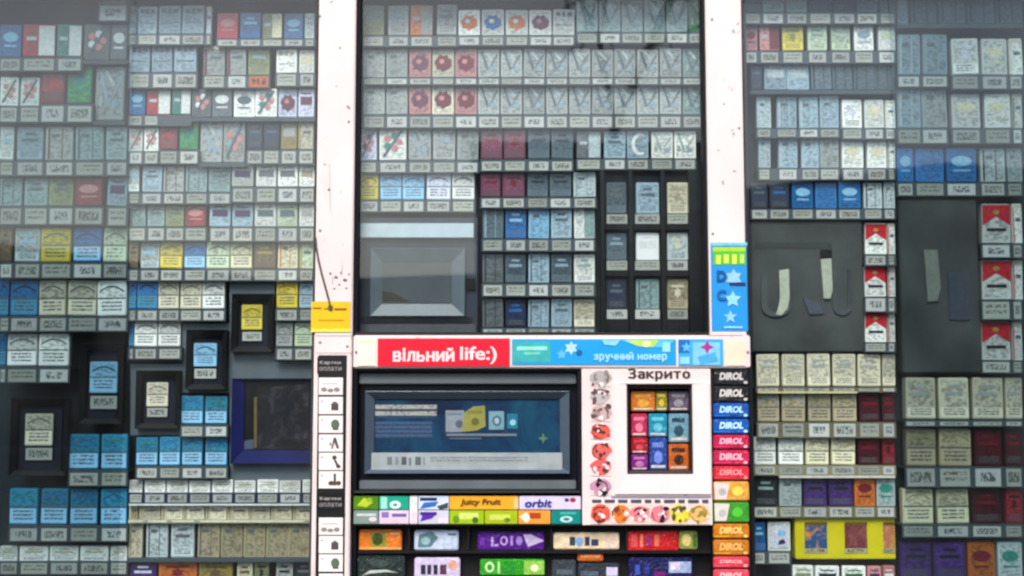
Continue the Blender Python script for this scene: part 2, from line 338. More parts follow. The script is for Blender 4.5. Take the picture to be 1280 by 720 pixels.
# ------------------------------------------------------------------ packs
PW, PH, PD = .055, .08, .022           # nominal size: every pack is scaled from this
def pack_polys(style, c, c2):
    """printed shapes on the front in unit coordinates (u to the right, v up): [(points, colour)], warning strip (v0, v1, colour) or None"""
    if style == 'band':      # coloured head with a curved line, printed warning below
        arc = [(.06+.88*i/10, .66+.16*math.sin(PI*i/10)) for i in range(11)]; arc += [(x, y+.055) for x, y in arc[::-1]]
        return [(arc, c2), ([(0, .475), (1, .475), (1, .515), (0, .515)], 'DG')], (.05, .45, {'CY': 'LB', 'SK': 'CY', 'BL': 'LB'}.get(c, c))
    if style == 'label':
        return [([(.12, .42), (.88, .42), (.88, .72), (.12, .72)], c2), ([(.2, .82), (.8, .82), (.8, .87), (.2, .87)], c2)], None
    if style == 'lines':
        return [([(.12, .76), (.34, .76), (.34, .9), (.12, .9)], c2), ([(.42, .72), (.58, .72), (.58, .92), (.42, .92)], c2), ([(.66, .76), (.88, .76), (.88, .9), (.66, .9)], c2),
                ([(.1, .38), (.9, .38), (.9, .41), (.1, .41)], c2)], None
    if style == 'circle':
        return [([(.5+.4*k*math.cos(a), .5+.3*k*math.sin(a)) for a, k in [(i*2*PI/16, 1+.14*math.sin(i*2.7)) for i in range(16)]], c2), (circ(.44, .56, .13, .09, 9), 'PK' if c2 in ('MG', 'DR') else c)], None
    if style == 'heart':
        return [([(.1, .95), (.2, .95), (.48, .35), (.42, .22)], c2), ([(.44, .22), (.52, .28), (.95, .78), (.9, .85)], c2), ([(.3, .9), (.62, .62), (.7, .66), (.4, .95)], 'SV'), (circ(.72, .3, .14, .09, 10), 'GB'), (circ(.2, .35, .1, .12, 8), 'GY')], None
    if style == 'chevron':
        return [([(0, .99), (1, .99), (1, .45), (.5, .68), (0, .45)], c2), (circ(.5, .8, .12, .06, 10), 'GD'), ([(.15, .3), (.85, .3), (.85, .38), (.15, .38)], 'DK')], None
    if style == 'flower':
        out = []
        for k in range(5):
            a = k*2*PI/5; out.append((circ(.5+.24*math.cos(a), .55+.2*math.sin(a), .15, .11, 10), c2 if k % 2 else 'PK'))
        out.append(([(.1, .1), (.2, .08), (.9, .9), (.82, .95)], 'SL'))
        return out, None
    if style == 'half':
        return [([(.5, .02), (1, .02), (1, .98), (.5, .98)], c2), ([(.1, .5), (.42, .5), (.42, .62), (.1, .62)], 'SV')], None
    if style == 'stripe':
        return [([(.02, .0), (.16, .0), (.16, 1), (.02, 1)], c2), ([(.3, .55), (.85, .55), (.85, .65), (.3, .65)], 'SL'), ([(0, .9), (1, .9), (1, 1), (0, 1)], 'CM')], None
    if style == 'arc':
        a = [(.62+.42*math.cos(t), .52+.42*math.sin(t)) for t in [PI*.35+i*PI*1.3/12 for i in range(13)]]
        b = [(.66+.3*math.cos(t), .52+.32*math.sin(t)) for t in [PI*.35+i*PI*1.3/12 for i in range(13)]]
        return [(a+b[::-1], c2)], None
    if style == 'oval':
        return [(circ(.5, .62, .36, .16, 16), c2), ([(.2, .3), (.8, .3), (.8, .36), (.2, .36)], c2)], None
    if style == 'tall':
        return [([(.08, .02), (.16, .02), (.16, .98), (.08, .98)], c2), ([(.6, .02), (.64, .02), (.64, .98), (.6, .98)], c2), ([(.2, .7), (.5, .7), (.5, .8), (.2, .8)], 'DG')], None
    if style == 'crest':
        return [(star(.5, .55, .2, 6, .6), c2), ([(.18, .74), (.82, .74), (.82, .82), (.18, .82)], c2)], (.04, .3, c)
    if style == 'picture':
        return [([(.1, .12), (.9, .12), (.9, .88), (.1, .88)], c2), (circ(.6, .62, .22, .13, 9), 'LB'), ([(.45, .2), (.82, .26), (.7, .42), (.5, .36)], 'PU'), ([(.2, .7), (.5, .8), (.4, .55)], 'W')], None
    return [([(.18, .56), (.82, .56), (.82, .66), (.18, .66)], c2), ([(.3, .76), (.7, .76), (.7, .84), (.3, .84)], c2)], (.05, .28, c)      # plain
SDESC = dict(band='with a curved line', label='with a dark label', lines='with three marks', circle='with a round emblem', heart='with a tick emblem',
             chevron='with a chevron top', flower='with flower print', half='in two colours', stripe='with a side stripe', arc='with a crescent', oval='with an oval emblem',
             tall='with upright lines', crest='with a star crest', picture='with a picture', plain='with plain lettering')
PACKS = {}
KIDS = {}
def shade(hx, k): return '%02x%02x%02x' % tuple(max(0, min(255, int(int(hx[i:i+2], 16)*k))) for i in (0, 2, 4))
def proto(name, style, c, c2):
    bm = bmesh.new(); add_box(bm, -PW/2, PW/2, 0, PD, 0, PH, .0016)
    k = 1.45 if sum(lin(C[c])[:3]) < .25 else .74
    body = smudge(C[c], shade(C[c], k), 6, 13, .52, (.08, .06), (.92, .94), .34, .24, .1, .2) if c != 'WW' else mat('f2f2f2', .4, grain=.02)
    t = obj(name, bm, body)
    polys, warn = pack_polys(style, c, c2)
    bm = bmesh.new(); mats = []
    for i, (pts, col) in enumerate(polys):
        if col not in mats: mats.append(col)
        prism(bm, [((u-.5)*PW*.97, .02*PH+v*PH*.96) for u, v in pts], -.0004-.0002*i, .0003+.0002*i, mats.index(col))
    kids = [obj('front_print', bm, [mat(C[m], .4, grain=.2, gscale=150) for m in mats], t)]
    if warn:
        bm = bmesh.new(); add_box(bm, -PW*.47, PW*.47, -.0006, .0003, warn[0]*PH, warn[1]*PH)
        kids.append(obj('warning_label', bm, smudge(shade(C[warn[2]], 1.1), '505052', 16, 12, .45, (.12, .12), (.88, .9), soft=.08, lines=3), t))
    KIDS[t.name] = kids
    return t
def copy_thing(t):
    c = t.copy(); COL.objects.link(c)
    for k in KIDS[t.name]:
        d = k.copy(); COL.objects.link(d); d.parent = c
    return c
ROWS = {}                               # place -> packs, named when everything stands
COUNT = {}
def pack(x0, x1, y0, y1, look, place, yf=.081, name='cigarette_pack', cat='cigarette pack', jit=1):
    style, c, c2 = look
    X0, X1, Z0, Z1 = rect(x0, y0, x1, y1, yf)
    key = (name,)+look
    if key not in PACKS: t = PACKS[key] = proto(name, *look)
    else: t = copy_thing(PACKS[key])
    w, h = (X1-X0)*.985, Z1-Z0
    t.scale = (w/PW, min(1.6, max(.8, (w/PW+h/PH)/2)) if yf < .1 else .8, h/PH)
    t.location = ((X0+X1)/2+random.uniform(-.0006, .0006)*jit, yf+random.uniform(0, .003)*jit, Z0)
    t.rotation_euler = (random.uniform(-.015, .03)*jit, random.gauss(0, .008)*jit, random.uniform(-.07, .07)*jit)
    ROWS.setdefault((name, place), []).append((t, look, x0))
    tag(t, '', cat, cat+'s in the '+place)
    return t
ORDS = 'first second third fourth fifth sixth seventh eighth ninth tenth eleventh twelfth thirteenth fourteenth fifteenth sixteenth'.split()
NUMS = 'one two three four five six seven eight nine ten eleven twelve thirteen fourteen fifteen sixteen'.split()
TAGN = [0]
TAGMESH = {}
def shelf(x0, x1, yb, ty, label, tags, lipm=None, xtra=None):
    """L-shaped shelf: board behind the packs' feet, a front lip that carries the price tags"""
    yf = .066
    ty0, ty1 = ty if ty else (yb+1, yb+4)
    X0, X1, Z0, Z1 = rect(x0, yb, x1, ty1+1.5, yf); Zt = Z1-.0015
    bm = bmesh.new(); prof = [(yf, Z0), (yf+.004, Z0), (yf+.004, Zt-.004), (.137, Zt-.004), (.137, Zt), (yf, Zt)]
    a = [bm.verts.new((X0, y, z)) for y, z in prof]; b = [bm.verts.new((X1, y, z)) for y, z in prof]
    bm.faces.new(a); bm.faces.new(b[::-1])
    for i in range(6): bm.faces.new((a[i], b[i], b[(i+1) % 6], a[(i+1) % 6]))
    bmesh.ops.recalc_face_normals(bm, faces=bm.faces[:])
    s = obj('display_shelf', bm, lipm or LIP, None, ((X0+X1)/2, yf, Z0)); tag(s, label, 'shelf', 'display shelves in the kiosk windows')
    if ty:
        for (a, b) in tags:
            p0, p1, q0, q1 = rect(a+1.5, ty0+.6, b-1.5, ty1, yf-.0015)
            bm = bmesh.new(); add_box(bm, p0, p1, yf-.0016, yf-.0003, q0, q1)
            m = TAGS[TAGN[0] % 3] if not (xtra and xtra[0] <= (a+b)/2 <= xtra[1]) else smudge('c8653a', '5a2a1a', 6, 2, .55)
            TAGN[0] += 1
            t = obj('price_tag', bm, m, s)
            t.rotation_euler = (0, random.uniform(-.02, .02), 0) if False else (0, 0, 0)
    return s
ALLROWS = []
def row(win, n, y0, y1, ty, items, end='', xtra=None, lip=None, mk_shelf=True, tagx=None):
    """items: (x0, x1, style, colour, colour2)"""
    ALLROWS.append((win, n, y0, y1, ty, items, end))
    place = '%s row of the %s window' % (ORDS[n-1], win)
    for it in items: pack(it[0], it[1], y0-random.uniform(1, 2.6), y1, tuple(it[2:5]), place)
    if mk_shelf:
        return shelf(min(i[0] for i in items)-1, max(i[1] for i in items)+1, y1, ty, 'shelf edge under %s%s' % (place, ', '+end if end else ''), tagx or [(i[0], i[1]) for i in items], lip, xtra)
def run(x0, pitch, w, n, *look): return [(x0+pitch*i, x0+pitch*i+w) + look for i in range(n)]

LW, MW, RW = 'left', 'middle', 'right'
gb = ('lines', 'GB', 'SL'); band = lambda c, c2='DG': ('band', c, c2)
row(LW, 1, 9, 42, (44, 55), [(161, 170)+gb, (172, 196)+gb, (198, 226)+gb, (227, 255)+gb, (257, 264, 'stripe', 'SV', 'SL')], 'outer end')
row(LW, 1, 18, 48, (49.5, 57), [(271, 297, 'oval', 'RD', 'PK'), (300, 326, 'plain', 'BL', 'LB'), (328, 353, 'half', 'OL', 'CR'), (355, 379, 'oval', 'BL', 'LB'), (381, 393, 'plain', 'SV', 'GY')], 'end beside the white post')
row(LW, 2, 57.5, 90, (92.5, 109), [(161, 187)+gb, (190, 216)+gb, (218, 246)+gb], 'outer end')
row(LW, 2, 58, 94, (95, 109), [(254, 281, 'stripe', 'GY', 'MG'), (284, 308, 'stripe', 'GY', 'DR'), (310, 337, 'plain', 'OL', 'GT')], 'over the orange tag', xtra=(310, 337))
row(LW, 2, 64, 91, (92.5, 107), [(345, 371, 'lines', 'W', 'BE'), (374, 393, 'label', 'W', 'CM')], 'end beside the white post')
row(LW, 3, 113, 143, (145, 156), [(161, 181, 'oval', 'BL', 'LB'), (183, 213, 'half', 'RD', 'W'), (215, 238, 'half', 'TL', 'W')], 'outer end', tagx=[(161, 178), (180, 198)])
row(LW, 3, 113, 146, None, [(240, 264, 'flower', 'DG', 'W'), (265, 290, 'oval', 'DG', 'W'), (292, 318, 'oval', 'W', 'SL'), (319, 346, 'flower', 'W', 'TL'), (348, 371, 'circle', 'LV', 'MG'), (373, 393, 'label', 'LV', 'MG')], 'end beside the white post')
row(LW, 4, 162, 189, (190.5, 204), [(161, 178, 'flower', 'W', 'LG'), (180, 198, 'flower', 'W', 'PK')], 'under the white flower packs')
row(LW, 4, 150, 187, (189, 204), [(199.5, 222, 'crest', 'DR', 'RD'), (224, 248, 'oval', 'GR', 'TL')], 'under the red and green packs')
row(LW, 4, 152, 203, None, [(250, 278, 'heart', 'GY', 'GB'), (279, 306, 'flower', 'GY', 'GT')], 'under the tall grey packs')
row(LW, 4, 152, 186.5, (188.5, 204), [(308.5, 328, 'plain', 'NV', 'SL'), (329, 349, 'plain', 'NV', 'SL'), (351, 371, 'label', 'GD', 'GY'), (373, 392, 'stripe', 'CM', 'GD')], 'end beside the white post')
row(LW, 5, 209, 240, (242, 254), [(161, 174, 'plain', 'W', 'LB'), (177, 202, 'plain', 'GB', 'SL'), (204, 230, 'tall', 'GY', 'BR'), (232, 259, 'tall', 'GT', 'SL'), (261, 288, 'plain', 'GT', 'SL')], 'outer end')
row(LW, 5, 207, 233, (235.5, 252), [(290, 317, 'label', 'GY', 'PU'), (320, 345, 'label', 'W', 'DG'), (347, 372, 'label', 'W', 'DG'), (374, 393, 'label', 'W', 'BE')], 'end beside the white post')
row(LW, 6, 257, 283, (285, 300), [(161, 182, 'tall', 'GT', 'DG'), (184, 206, 'plain', 'GT', 'DG'), (207, 230, 'plain', 'OL', 'DG'), (231, 258, 'oval', 'DR', 'PK')], 'outer end')
row(LW, 6, 256, 283, (285, 301), [(262, 288, 'label', 'GB', 'PU'), (290, 316, 'label', 'GB', 'PU'), (318, 345, 'label', 'W', 'SL'), (347, 372, 'label', 'LG', 'SL'), (374, 393, 'label', 'W', 'GY')], 'end beside the white post')
row(LW, 7, 304, 335.5, (337.5, 350), [(161, 173, 'plain', 'BR', 'DK'), (175, 199, 'plain', 'SV', 'LB'), (200, 228)+band('YL'), (230, 257)+band('BL', 'NV'), (258, 287)+band('LG'), (288, 315)+band('CR'), (317, 345, 'plain', 'BR', 'GD'), (347, 372, 'tall', 'CR', 'OR'), (374, 391, 'stripe', 'LG', 'GD')])
row(LW, 8, 353, 386, (388, 400), [(161, 170)+band('SK', 'NV'), (171, 197)+band('SK', 'NV'), (198, 224)+band('CM'), (225, 252)+band('CM'), (253, 281)+band('W')], 'outer end')
row(LW, 8, 353, 385, (387, 400), [(345, 372)+band('YL', 'OR'), (374, 391)+band('GB', 'BL')], 'end beside the white post')
row(LW, 9, 403, 433, (436, 448), [(161, 167)+band('SK', 'NV'), (168, 196)+band('W'), (198, 226)+band('W')], 'outer end')
row(LW, 9, 405, 433, (436, 449), [(345, 366)+band('GY', 'SL'), (368, 390)+band('LG', 'SL')], 'end beside the white post')
row(LW, 10, 497, 530, (533, 545), [(226, 254)+band('CY', 'BL'), (256, 284)+band('CY', 'TL')])
row(LW, 11, 548, 582, (585, 597), [(170, 197)+band('CY', 'TL'), (199, 225)+band('CY', 'BL'), (227, 253)+band('CY', 'BL'), (256, 284)+band('CY', 'BL')])
sh = row(LW, 12, 602, 616, (617.5, 628), [(161, 178, 'plain', 'W', 'BE')]+run(180, 28.2, 26.5, 7, 'plain', 'W', 'BE')+[(378, 392, 'plain', 'W', 'GY')], lip=mat('1c2440', .4))
box_px('highlight_strip', 161, 629.6, 391, 632, .0648, .0657, mat('d8dce0', .4), sh, 0)  # highlight along the pack tops below, painted as a pale strip
sh = row(LW, 13, 633, 649, (649.8, 652.6), [(161, 172, 'stripe', 'BE', 'CM')]+run(174, 27.4, 26.6, 8, 'stripe', 'CM', 'BE'), lip=mat('b8b49c', .5), tagx=[])
for a, b in ((161, 178), (185, 209), (215, 242), (250, 380)): box_px('highlight_strip', a, 650.6, b, 653, .0642, .0649, mat('dcd8b8', .4), sh, 0)  # lit pack tops painted as short bright strips
row(LW, 14, 654, 697, None, [(161, 178, 'tall', 'CM', 'GD'), (183, 210, 'tall', 'SV', 'DG'), (214, 243, 'plain', 'SV', 'DG'), (247, 275, 'tall', 'BE', 'DG')]+run(276, 28, 27.6, 4, 'tall', 'BE', 'OL'))
row(LW, 15, 703, 735, None, [(161, 196, 'plain', 'PU', 'LV'), (198, 246, 'crest', 'OR', 'DR'), (248, 291, 'crest', 'GD', 'BR'), (296, 316, 'plain', 'CR', 'BR'), (318, 336, 'crest', 'OL', 'DK'), (345, 366, 'plain', 'GY', 'DK'), (368, 391, 'plain', 'DK', 'DG')])

row(MW, 1, 8, 44, (46, 57), [(453, 480, 'plain', 'OL', 'GT'), (485, 511, 'plain', 'GY', 'GB'), (513, 541, 'half', 'OR', 'GY'), (546, 571, 'plain', 'GY', 'DG')], 'next to the first post')
row(MW, 1, 14, 44, (46, 56), [(573, 600, 'circle', 'W', 'OR'), (602, 630, 'circle', 'W', 'BL'), (632, 660, 'circle', 'W', 'OR'), (662, 690, 'circle', 'W', 'MG'), (691, 718, 'lines', 'W', 'DG')], 'middle part')
row(MW, 1, 2, 40, (42, 53), run(721, 28, 26.5, 5, 'heart', 'GT', 'SL')+[(861, 879, 'heart', 'GR', 'TL')], 'next to the second post')
hb = ('heart', 'GY', 'SL')
for n, a, b, t in ((2, 63, 96.5, (98, 105)), (3, 108, 143, (145.5, 159))):
    row(MW, n, a, b, t, run(454, 28.7, 27, 2, 'tall', 'GY', 'GT')+run(511.4, 28.7, 27.5, 1, 'circle', 'PK', 'MG')+run(540.1, 28.7, 27.5, 1, 'circle', 'CM', 'DR')+run(568.8, 28.7, 27.5, 1, 'circle', 'PK', 'DR')+run(597.5, 28.4, 27, 9, *hb)+[(853.5, 878, 'heart', 'GT', 'SL')])
row(MW, 4, 162, 200, (203, 215), [(450, 471, 'flower', 'LV', 'DR'), (474, 508, 'flower', 'W', 'TL'), (511, 539, 'heart', 'GY', 'GB'), (541, 569, 'plain', 'GY', 'GB'), (571, 598, 'tall', 'GY', 'GT')], 'under the flower packs')
row(MW, 4, 162, 198.5, (201.5, 213), [(601, 628, 'plain', 'MG', 'DR'), (630, 657, 'crest', 'MG', 'DR'), (660, 687, 'plain', 'SL', 'NV'), (689, 716, 'plain', 'SL', 'NV')], 'under the plum and slate packs')
row(MW, 4, 166, 198, (199.5, 211), [(721, 751, 'half', 'DG', 'SV'), (755, 782, 'plain', 'GB', 'SL'), (784, 811, 'arc', 'GB', 'W'), (814, 841, 'heart', 'W', 'GT'), (843, 870, 'heart', 'W', 'GT')], 'next to the second post')
row(MW, 5, 219, 249.5, (251.5, 264), [(450, 473)+band('YL', 'BR'), (475, 502)+band('LB', 'BL'), (503.5, 530.5)+band('LB', 'BL'), (533, 563)+band('LV'), (565, 593)+band('W', 'DK')], 'above the grey tray')
row(MW, 5, 217, 246, (248, 259), [(601, 626, 'plain', 'MG', 'DR'), (628, 656, 'crest', 'MG', 'DR'), (659, 685, 'plain', 'SL', 'NV'), (687, 714, 'plain', 'SL', 'NV'), (717, 745, 'tall', 'SV', 'GT')], 'beside the black case')
for n, a, b, t, cc in ((6, 262, 298, (300, 313), ('SL', 'BL', 'LB', 'GB', 'W')), (7, 319, 353.5, (356, 369.5), ('DG', 'SL', 'GB', 'SL', 'W')), (8, 376, 409, (411, 417), ('DG', 'NV', 'GB', 'GB', 'CM'))):
    dk = {'DK': 'DG', 'NV': 'BL', 'LB': 'GB', 'CY': 'GB', 'BL': 'LB', 'W': 'GT', 'DG': 'DK', 'GB': 'SL', 'SL': 'GB', 'CM': 'BE'}
    row(MW, n, a, b, t, [(603+28.6*i, 629+28.6*i, ('tall' if i in (0, 2) else 'half' if (i == 4 and n == 6) else 'plain'), c, dk[c]) for i, c in enumerate(cc)])

rp = lambda *a: a
row(RW, 1, -18, 15, (17, 29), [(931, 951, 'plain', 'SL', 'GT'), (953, 980, 'plain', 'GT', 'SL'), (983, 1009, 'plain', 'GT', 'SL'), (1012, 1039, 'plain', 'NV', 'SL'), (1042, 1069, 'plain', 'NV', 'BL'), (1071, 1097, 'plain', 'SL', 'PU'), (1100, 1119, 'plain', 'SL', 'DK')])
row(RW, 2, 33, 63, (65, 78), [(931, 947, 'oval', 'PK', 'DR'), (950, 974, 'half', 'PK', 'DR'), (978, 1004, 'crest', 'YL', 'OL'), (1010, 1034, 'plain', 'LG', 'GT'), (1039, 1063, 'plain', 'LG', 'SV'), (1068, 1092, 'oval', 'W', 'GB'), (1098, 1119, 'label', 'W', 'LG')])
row(RW, 3, 79, 112, None, [(939, 953, 'plain', 'NV', 'SL'), (955, 983, 'label', 'GB', 'SV'), (984, 1012, 'label', 'GB', 'SV')]+run(1014, 26.5, 25.5, 4, 'tall', 'SL', 'DK'))
row(RW, 4, 122, 160, (161.5, 171), [(946, 964, 'tall', 'SV', 'LB'), (971, 996, 'tall', 'GB', 'SV'), (999, 1023, 'tall', 'GB', 'SV'), (1025, 1049, 'tall', 'GB', 'GT')], 'outer half')
row(RW, 4, 126, 160, (161.5, 173), [(1053, 1078, 'crest', 'W', 'LV'), (1081, 1105, 'oval', 'W', 'CR'), (1107, 1119, 'stripe', 'W', 'CM')], 'under the bright white packs')
row(RW, 5, 171, 210, (211.5, 224), [(948, 963, 'tall', 'SV', 'LB'), (973, 997, 'tall', 'GB', 'SV'), (1002, 1024, 'tall', 'GB', 'SV'), (1025, 1049, 'tall', 'GY', 'GT')], 'outer half')
row(RW, 5, 178, 210, (211.5, 224), [(1053, 1080, 'oval', 'W', 'CR'), (1084, 1108, 'oval', 'W', 'CR'), (1110, 1119, 'stripe', 'W', 'BR')], 'under the bright white packs')
row(RW, 6, 229, 260.5, (262, 273), [(939, 960, 'plain', 'NV', 'SL'), (962, 987, 'plain', 'NV', 'BL'), (990, 1017, 'oval', 'SK', 'LB'), (1019, 1046, 'oval', 'SK', 'BL'), (1048, 1076, 'oval', 'SK', 'LB'), (1080, 1103, 'tall', 'SV', 'DK'), (1105, 1119, 'tall', 'SV', 'GT')])
for n, a, b, t in ((7, 281, 318, (319.5, 331)), (8, 334, 371, (372.5, 389)), (9, 391, 428, (429, 439))):
    row(RW, n, a, b, t, [(1081, 1108, 'chevron', 'W', 'RD'), (1110, 1119, 'stripe', 'W', 'RD')])
sh = row(RW, 10, 444, 483, (485, 489), [(946, 974, 'plain', 'CM', 'GY')]+run(978, 31.4, 28.5, 4, 'plain', 'CM', 'GY')+[(1103, 1119, 'plain', 'CM', 'GY')], lip=mat('6a5c44', .6), tagx=[])
box_px('highlight_strip', 947, 489.3, 1072, 491.6, .0648, .0657, mat('d8cc98', .4), sh, 0)  # yellowish highlight on the next row's tops, put into colour
row(RW, 11, 492, 527, (529, 546), [(947, 974)+band('BE', 'GB'), (977, 1006)+band('BE', 'GB'), (1010, 1038)+band('BE', 'OL'), (1041, 1071)+band('BE', 'OL'), (1074, 1100, 'plain', 'MR', 'DR'), (1103, 1119, 'plain', 'MR', 'DR')], lip=mat('6c6450', .5))
sh = row(RW, 12, 548, 581, (583, 593), [(943, 970)+band('W', 'SV'), (973, 1004)+band('W', 'SV'), (1007, 1036)+band('CR', 'BE'), (1039, 1069)+band('CR', 'BE'), (1072, 1100, 'plain', 'MR', 'DR'), (1103, 1119, 'crest', 'DR', 'MR')], lip=mat('8a8468', .5))
box_px('highlight_strip', 974, 594.5, 1119, 597.5, .0648, .0657, mat('d8d0c4', .4), sh, 0)  # painted highlight over the row below
row(RW, 13, 598, 633, (634, 646), [(942, 972, 'plain', 'DK', 'GT'), (974, 1002, 'tall', 'SV', 'GY'), (1004, 1034, 'plain', 'PU', 'DK'), (1036, 1066, 'plain', 'PU', 'DK'), (1068, 1094, 'oval', 'OR', 'DR'), (1096, 1119, 'oval', 'SV', 'TL')], lip=mat('6e6a4c', .5))
row(RW, 14, 655, 689, (691, 704), [(941, 957, 'plain', 'BL', 'LB'), (960, 988, 'picture', 'W', 'LV')], 'beside the yellow box')
row(RW, 15, 709, 740, None, [(991, 1017, 'label', 'W', 'OL'), (1020, 1050, 'label', 'W', 'NV'), (1053, 1082, 'label', 'W', 'GR'), (1085, 1102, 'label', 'PK', 'PU'), (1104, 1119, 'label', 'PK', 'W')])

# the outermost bays: added copies of the windows' packs, enlarged
def bay(win, ox, x_lo, x_hi, place_name, S=.75):
    for (w, n, y0, y1, ty, items, end) in ALLROWS[:]:
        if w != win: continue
        for seg in [items]:
            its = []
            for it in seg:
                a, b = max(it[0], x_lo), min(it[1], x_hi)
                if b-a < 5: continue
                its.append((ox+(a-x_lo)/S, ox+(b-x_lo)/S)+tuple(it[2:5]))
            Y0, Y1 = (y0-90)/S, (y1-90)/S
            if not its or Y1 < 2 or Y0 > 722: continue
            place = '%s row of the %s' % (ORDS[n-1], place_name)
            for q in its: pack(q[0], q[1], Y0, Y1, q[2:5], place, name='enlarged_pack', cat='cigarette carton')
            T = ((ty[0]-90)/S, (ty[1]-90)/S) if ty and n not in (13,) else None
            shelf(its[0][0]-1, its[-1][1]+1, Y1, T, 'shelf under enlarged packs, %s%s' % (place.replace(' row of the ', ' row, '), ', '+end if end else ''), [(q[0], q[1]) for q in its])
bay(LW, -2, 160, 280.5, 'far left bay')
bay(RW, 1122, 1002, 1120, 'far right bay')

# ------------------------------------------------------------------ framed single packs on a stepped grey board (left window)
def board(name, pts, yf, m, label, cat, yb=.137):
    bm = bmesh.new(); w = [P(x, y, yf) for x, y in pts]; prism(bm, [(p.x, p.z) for p in w], yf, yb-yf)
    bmesh.ops.recalc_face_normals(bm, faces=bm.faces[:])
    o = obj(name, bm, m, None, (w[0].x, yf, min(p.z for p in w))); return tag(o, label, cat)
board('display_board', [(287, 352), (343, 352), (343, 452), (391, 452), (391, 601), (287, 601), (287, 491), (228, 491), (228, 544), (163, 544), (163, 455), (228, 455), (228, 404), (287, 404)],
      .09, SLATE, 'stepped slate grey board that carries the small black frames', 'display board')
def small_frame(x0, y0, x1, y1, px0, px1, py0, py1, ty, look, label, packlabel, name='cigarette_pack'):
    t = empty('black_frame', base(x0, y0, x1, y1, .07)); tag(t, label, 'display frame', 'small black frames round single packs')
    ring_px('frame', (x0, y0, x1, y1), (x0+7, y0+9, x1-7, y1-7), .062, .0895, BLACK, t, .01)
    box_px('backing', x0+7, y0+9, x1-7, y1-7, .084, .0895, NAVY, t, 0)
    if ty:
        p = box_px('price_tag', px0+1, ty[0], px1-1, ty[1], .0765, .0785, TAG, t, 0)
    k = pack(px0, px1, py0, py1, look, 'frame', yf=.076, jit=.3, name=name); k.scale.y = .3
    ROWS[(name, 'frame')].pop(); tag(k, packlabel, 'cigarette pack', 'packs in small black frames')
small_frame(289, 367, 341, 440, 302, 328, 381, 412, (415, 426), band('YL', 'BR'), 'black frame round the yellow pack, highest of the three framed packs', 'yellow cigarette pack alone in the highest small black frame')
small_frame(232, 412, 283, 487, 242, 271, 429, 458, (461, 473), band('LB', 'NV'), 'black frame round the light blue pack, middle step of the grey board', 'light blue cigarette pack alone in a small black frame')
small_frame(169, 463, 224, 536, 183, 210, 478, 508, (510, 521), band('CM', 'DG'), 'black frame round the ivory pack, lowest step of the grey board', 'ivory cigarette pack alone in the lowest small black frame')
small_frame(99, 429, 153, 530, 112, 147, 452, 491, (495, 511), band('LB', 'NV'), 'larger black frame round an enlarged light blue pack in the far bay', 'enlarged light blue pack alone in the black frame of the far bay', 'enlarged_pack')
small_frame(12, 497, 84, 595, 31, 66, 517, 557, (560, 575), band('CM', 'DG'), 'larger black frame round an enlarged ivory pack in the far bay', 'enlarged ivory pack alone in the black frame of the far bay', 'enlarged_pack')

# blue framed box with a dark picture
t = empty('picture_box', base(289, 472, 389, 580, .07)); tag(t, 'deep blue box framing a dark brown picture under the grey board', 'display box')
BLUE = mat('0c1454', .65, spec=.15, grain=.2, gscale=15)
ring_px('frame', (289, 473, 389, 580), (304, 477, 387, 563), .066, .0895, BLUE, t, .012)
box_px('picture', 304, 477, 387, 563, .083, .0895, mat('12110f', .3, grain=.5, gscale=18), t, 0)
bm = bmesh.new(); poly_px(bm, [(317.5, 497), (321, 496), (321, 560), (317.5, 560)], .0822, .0006)
obj('picture_edge', bm, mat('6a5c34', .4), t)
bm = bmesh.new(); poly_px(bm, [(322.5, 486), (386, 479), (386, 561), (322.5, 561)], .0824, .0005); obj('picture_print', bm, photo('090a14', '16151c', '3c3a44', 24), t)
bm = bmesh.new(); poly_px(bm, [(305, 551), (317, 549), (317, 561), (305, 562)], .0824, .0005); obj('picture_corner', bm, mat('4c5468', .4), t)

# ------------------------------------------------------------------ grey bevelled tray frame behind the middle pane
t = empty('cash_tray_panel', base(447, 275, 597, 414, .06)); tag(t, 'dark blue-grey panel with a sloped grey tray behind the middle pane', 'display panel')
box_px('panel', 447, 272, 597, 417, .07, .13, mat('2c3242', .35, grain=.15, gscale=12), t)
box_px('ledge', 450, 279, 592, 297, .058, .0695, mat('bccad2', .45, grain=.08, gscale=20), t)
ring_px('bezel', (463, 310, 581, 395), (477, 327, 564, 379), .055, .0695, mat('5e6770', .4, grain=.08, gscale=20), t, .013)
box_px('tray', 477, 327, 564, 379, .0685, .0698, mat('4a5054', .5, grain=.1, gscale=10), t, 0)
bm = bmesh.new(); poly_px(bm, [(478, 364), (492, 366), (512, 377), (478, 377)], .0678, .0005); obj('torn_corner', bm, mat('3a342a', .6), t)
box_px('latch', 582, 348, 594, 362, .06, .0695, BLACK, t)
box_px('skirt', 450, 405, 595, 417, .06, .0695, mat('4a4c50', .5), t)
box_px('lower_strip', 452, 396, 590, 404.5, .065, .0695, mat('0c1020', .3), t)

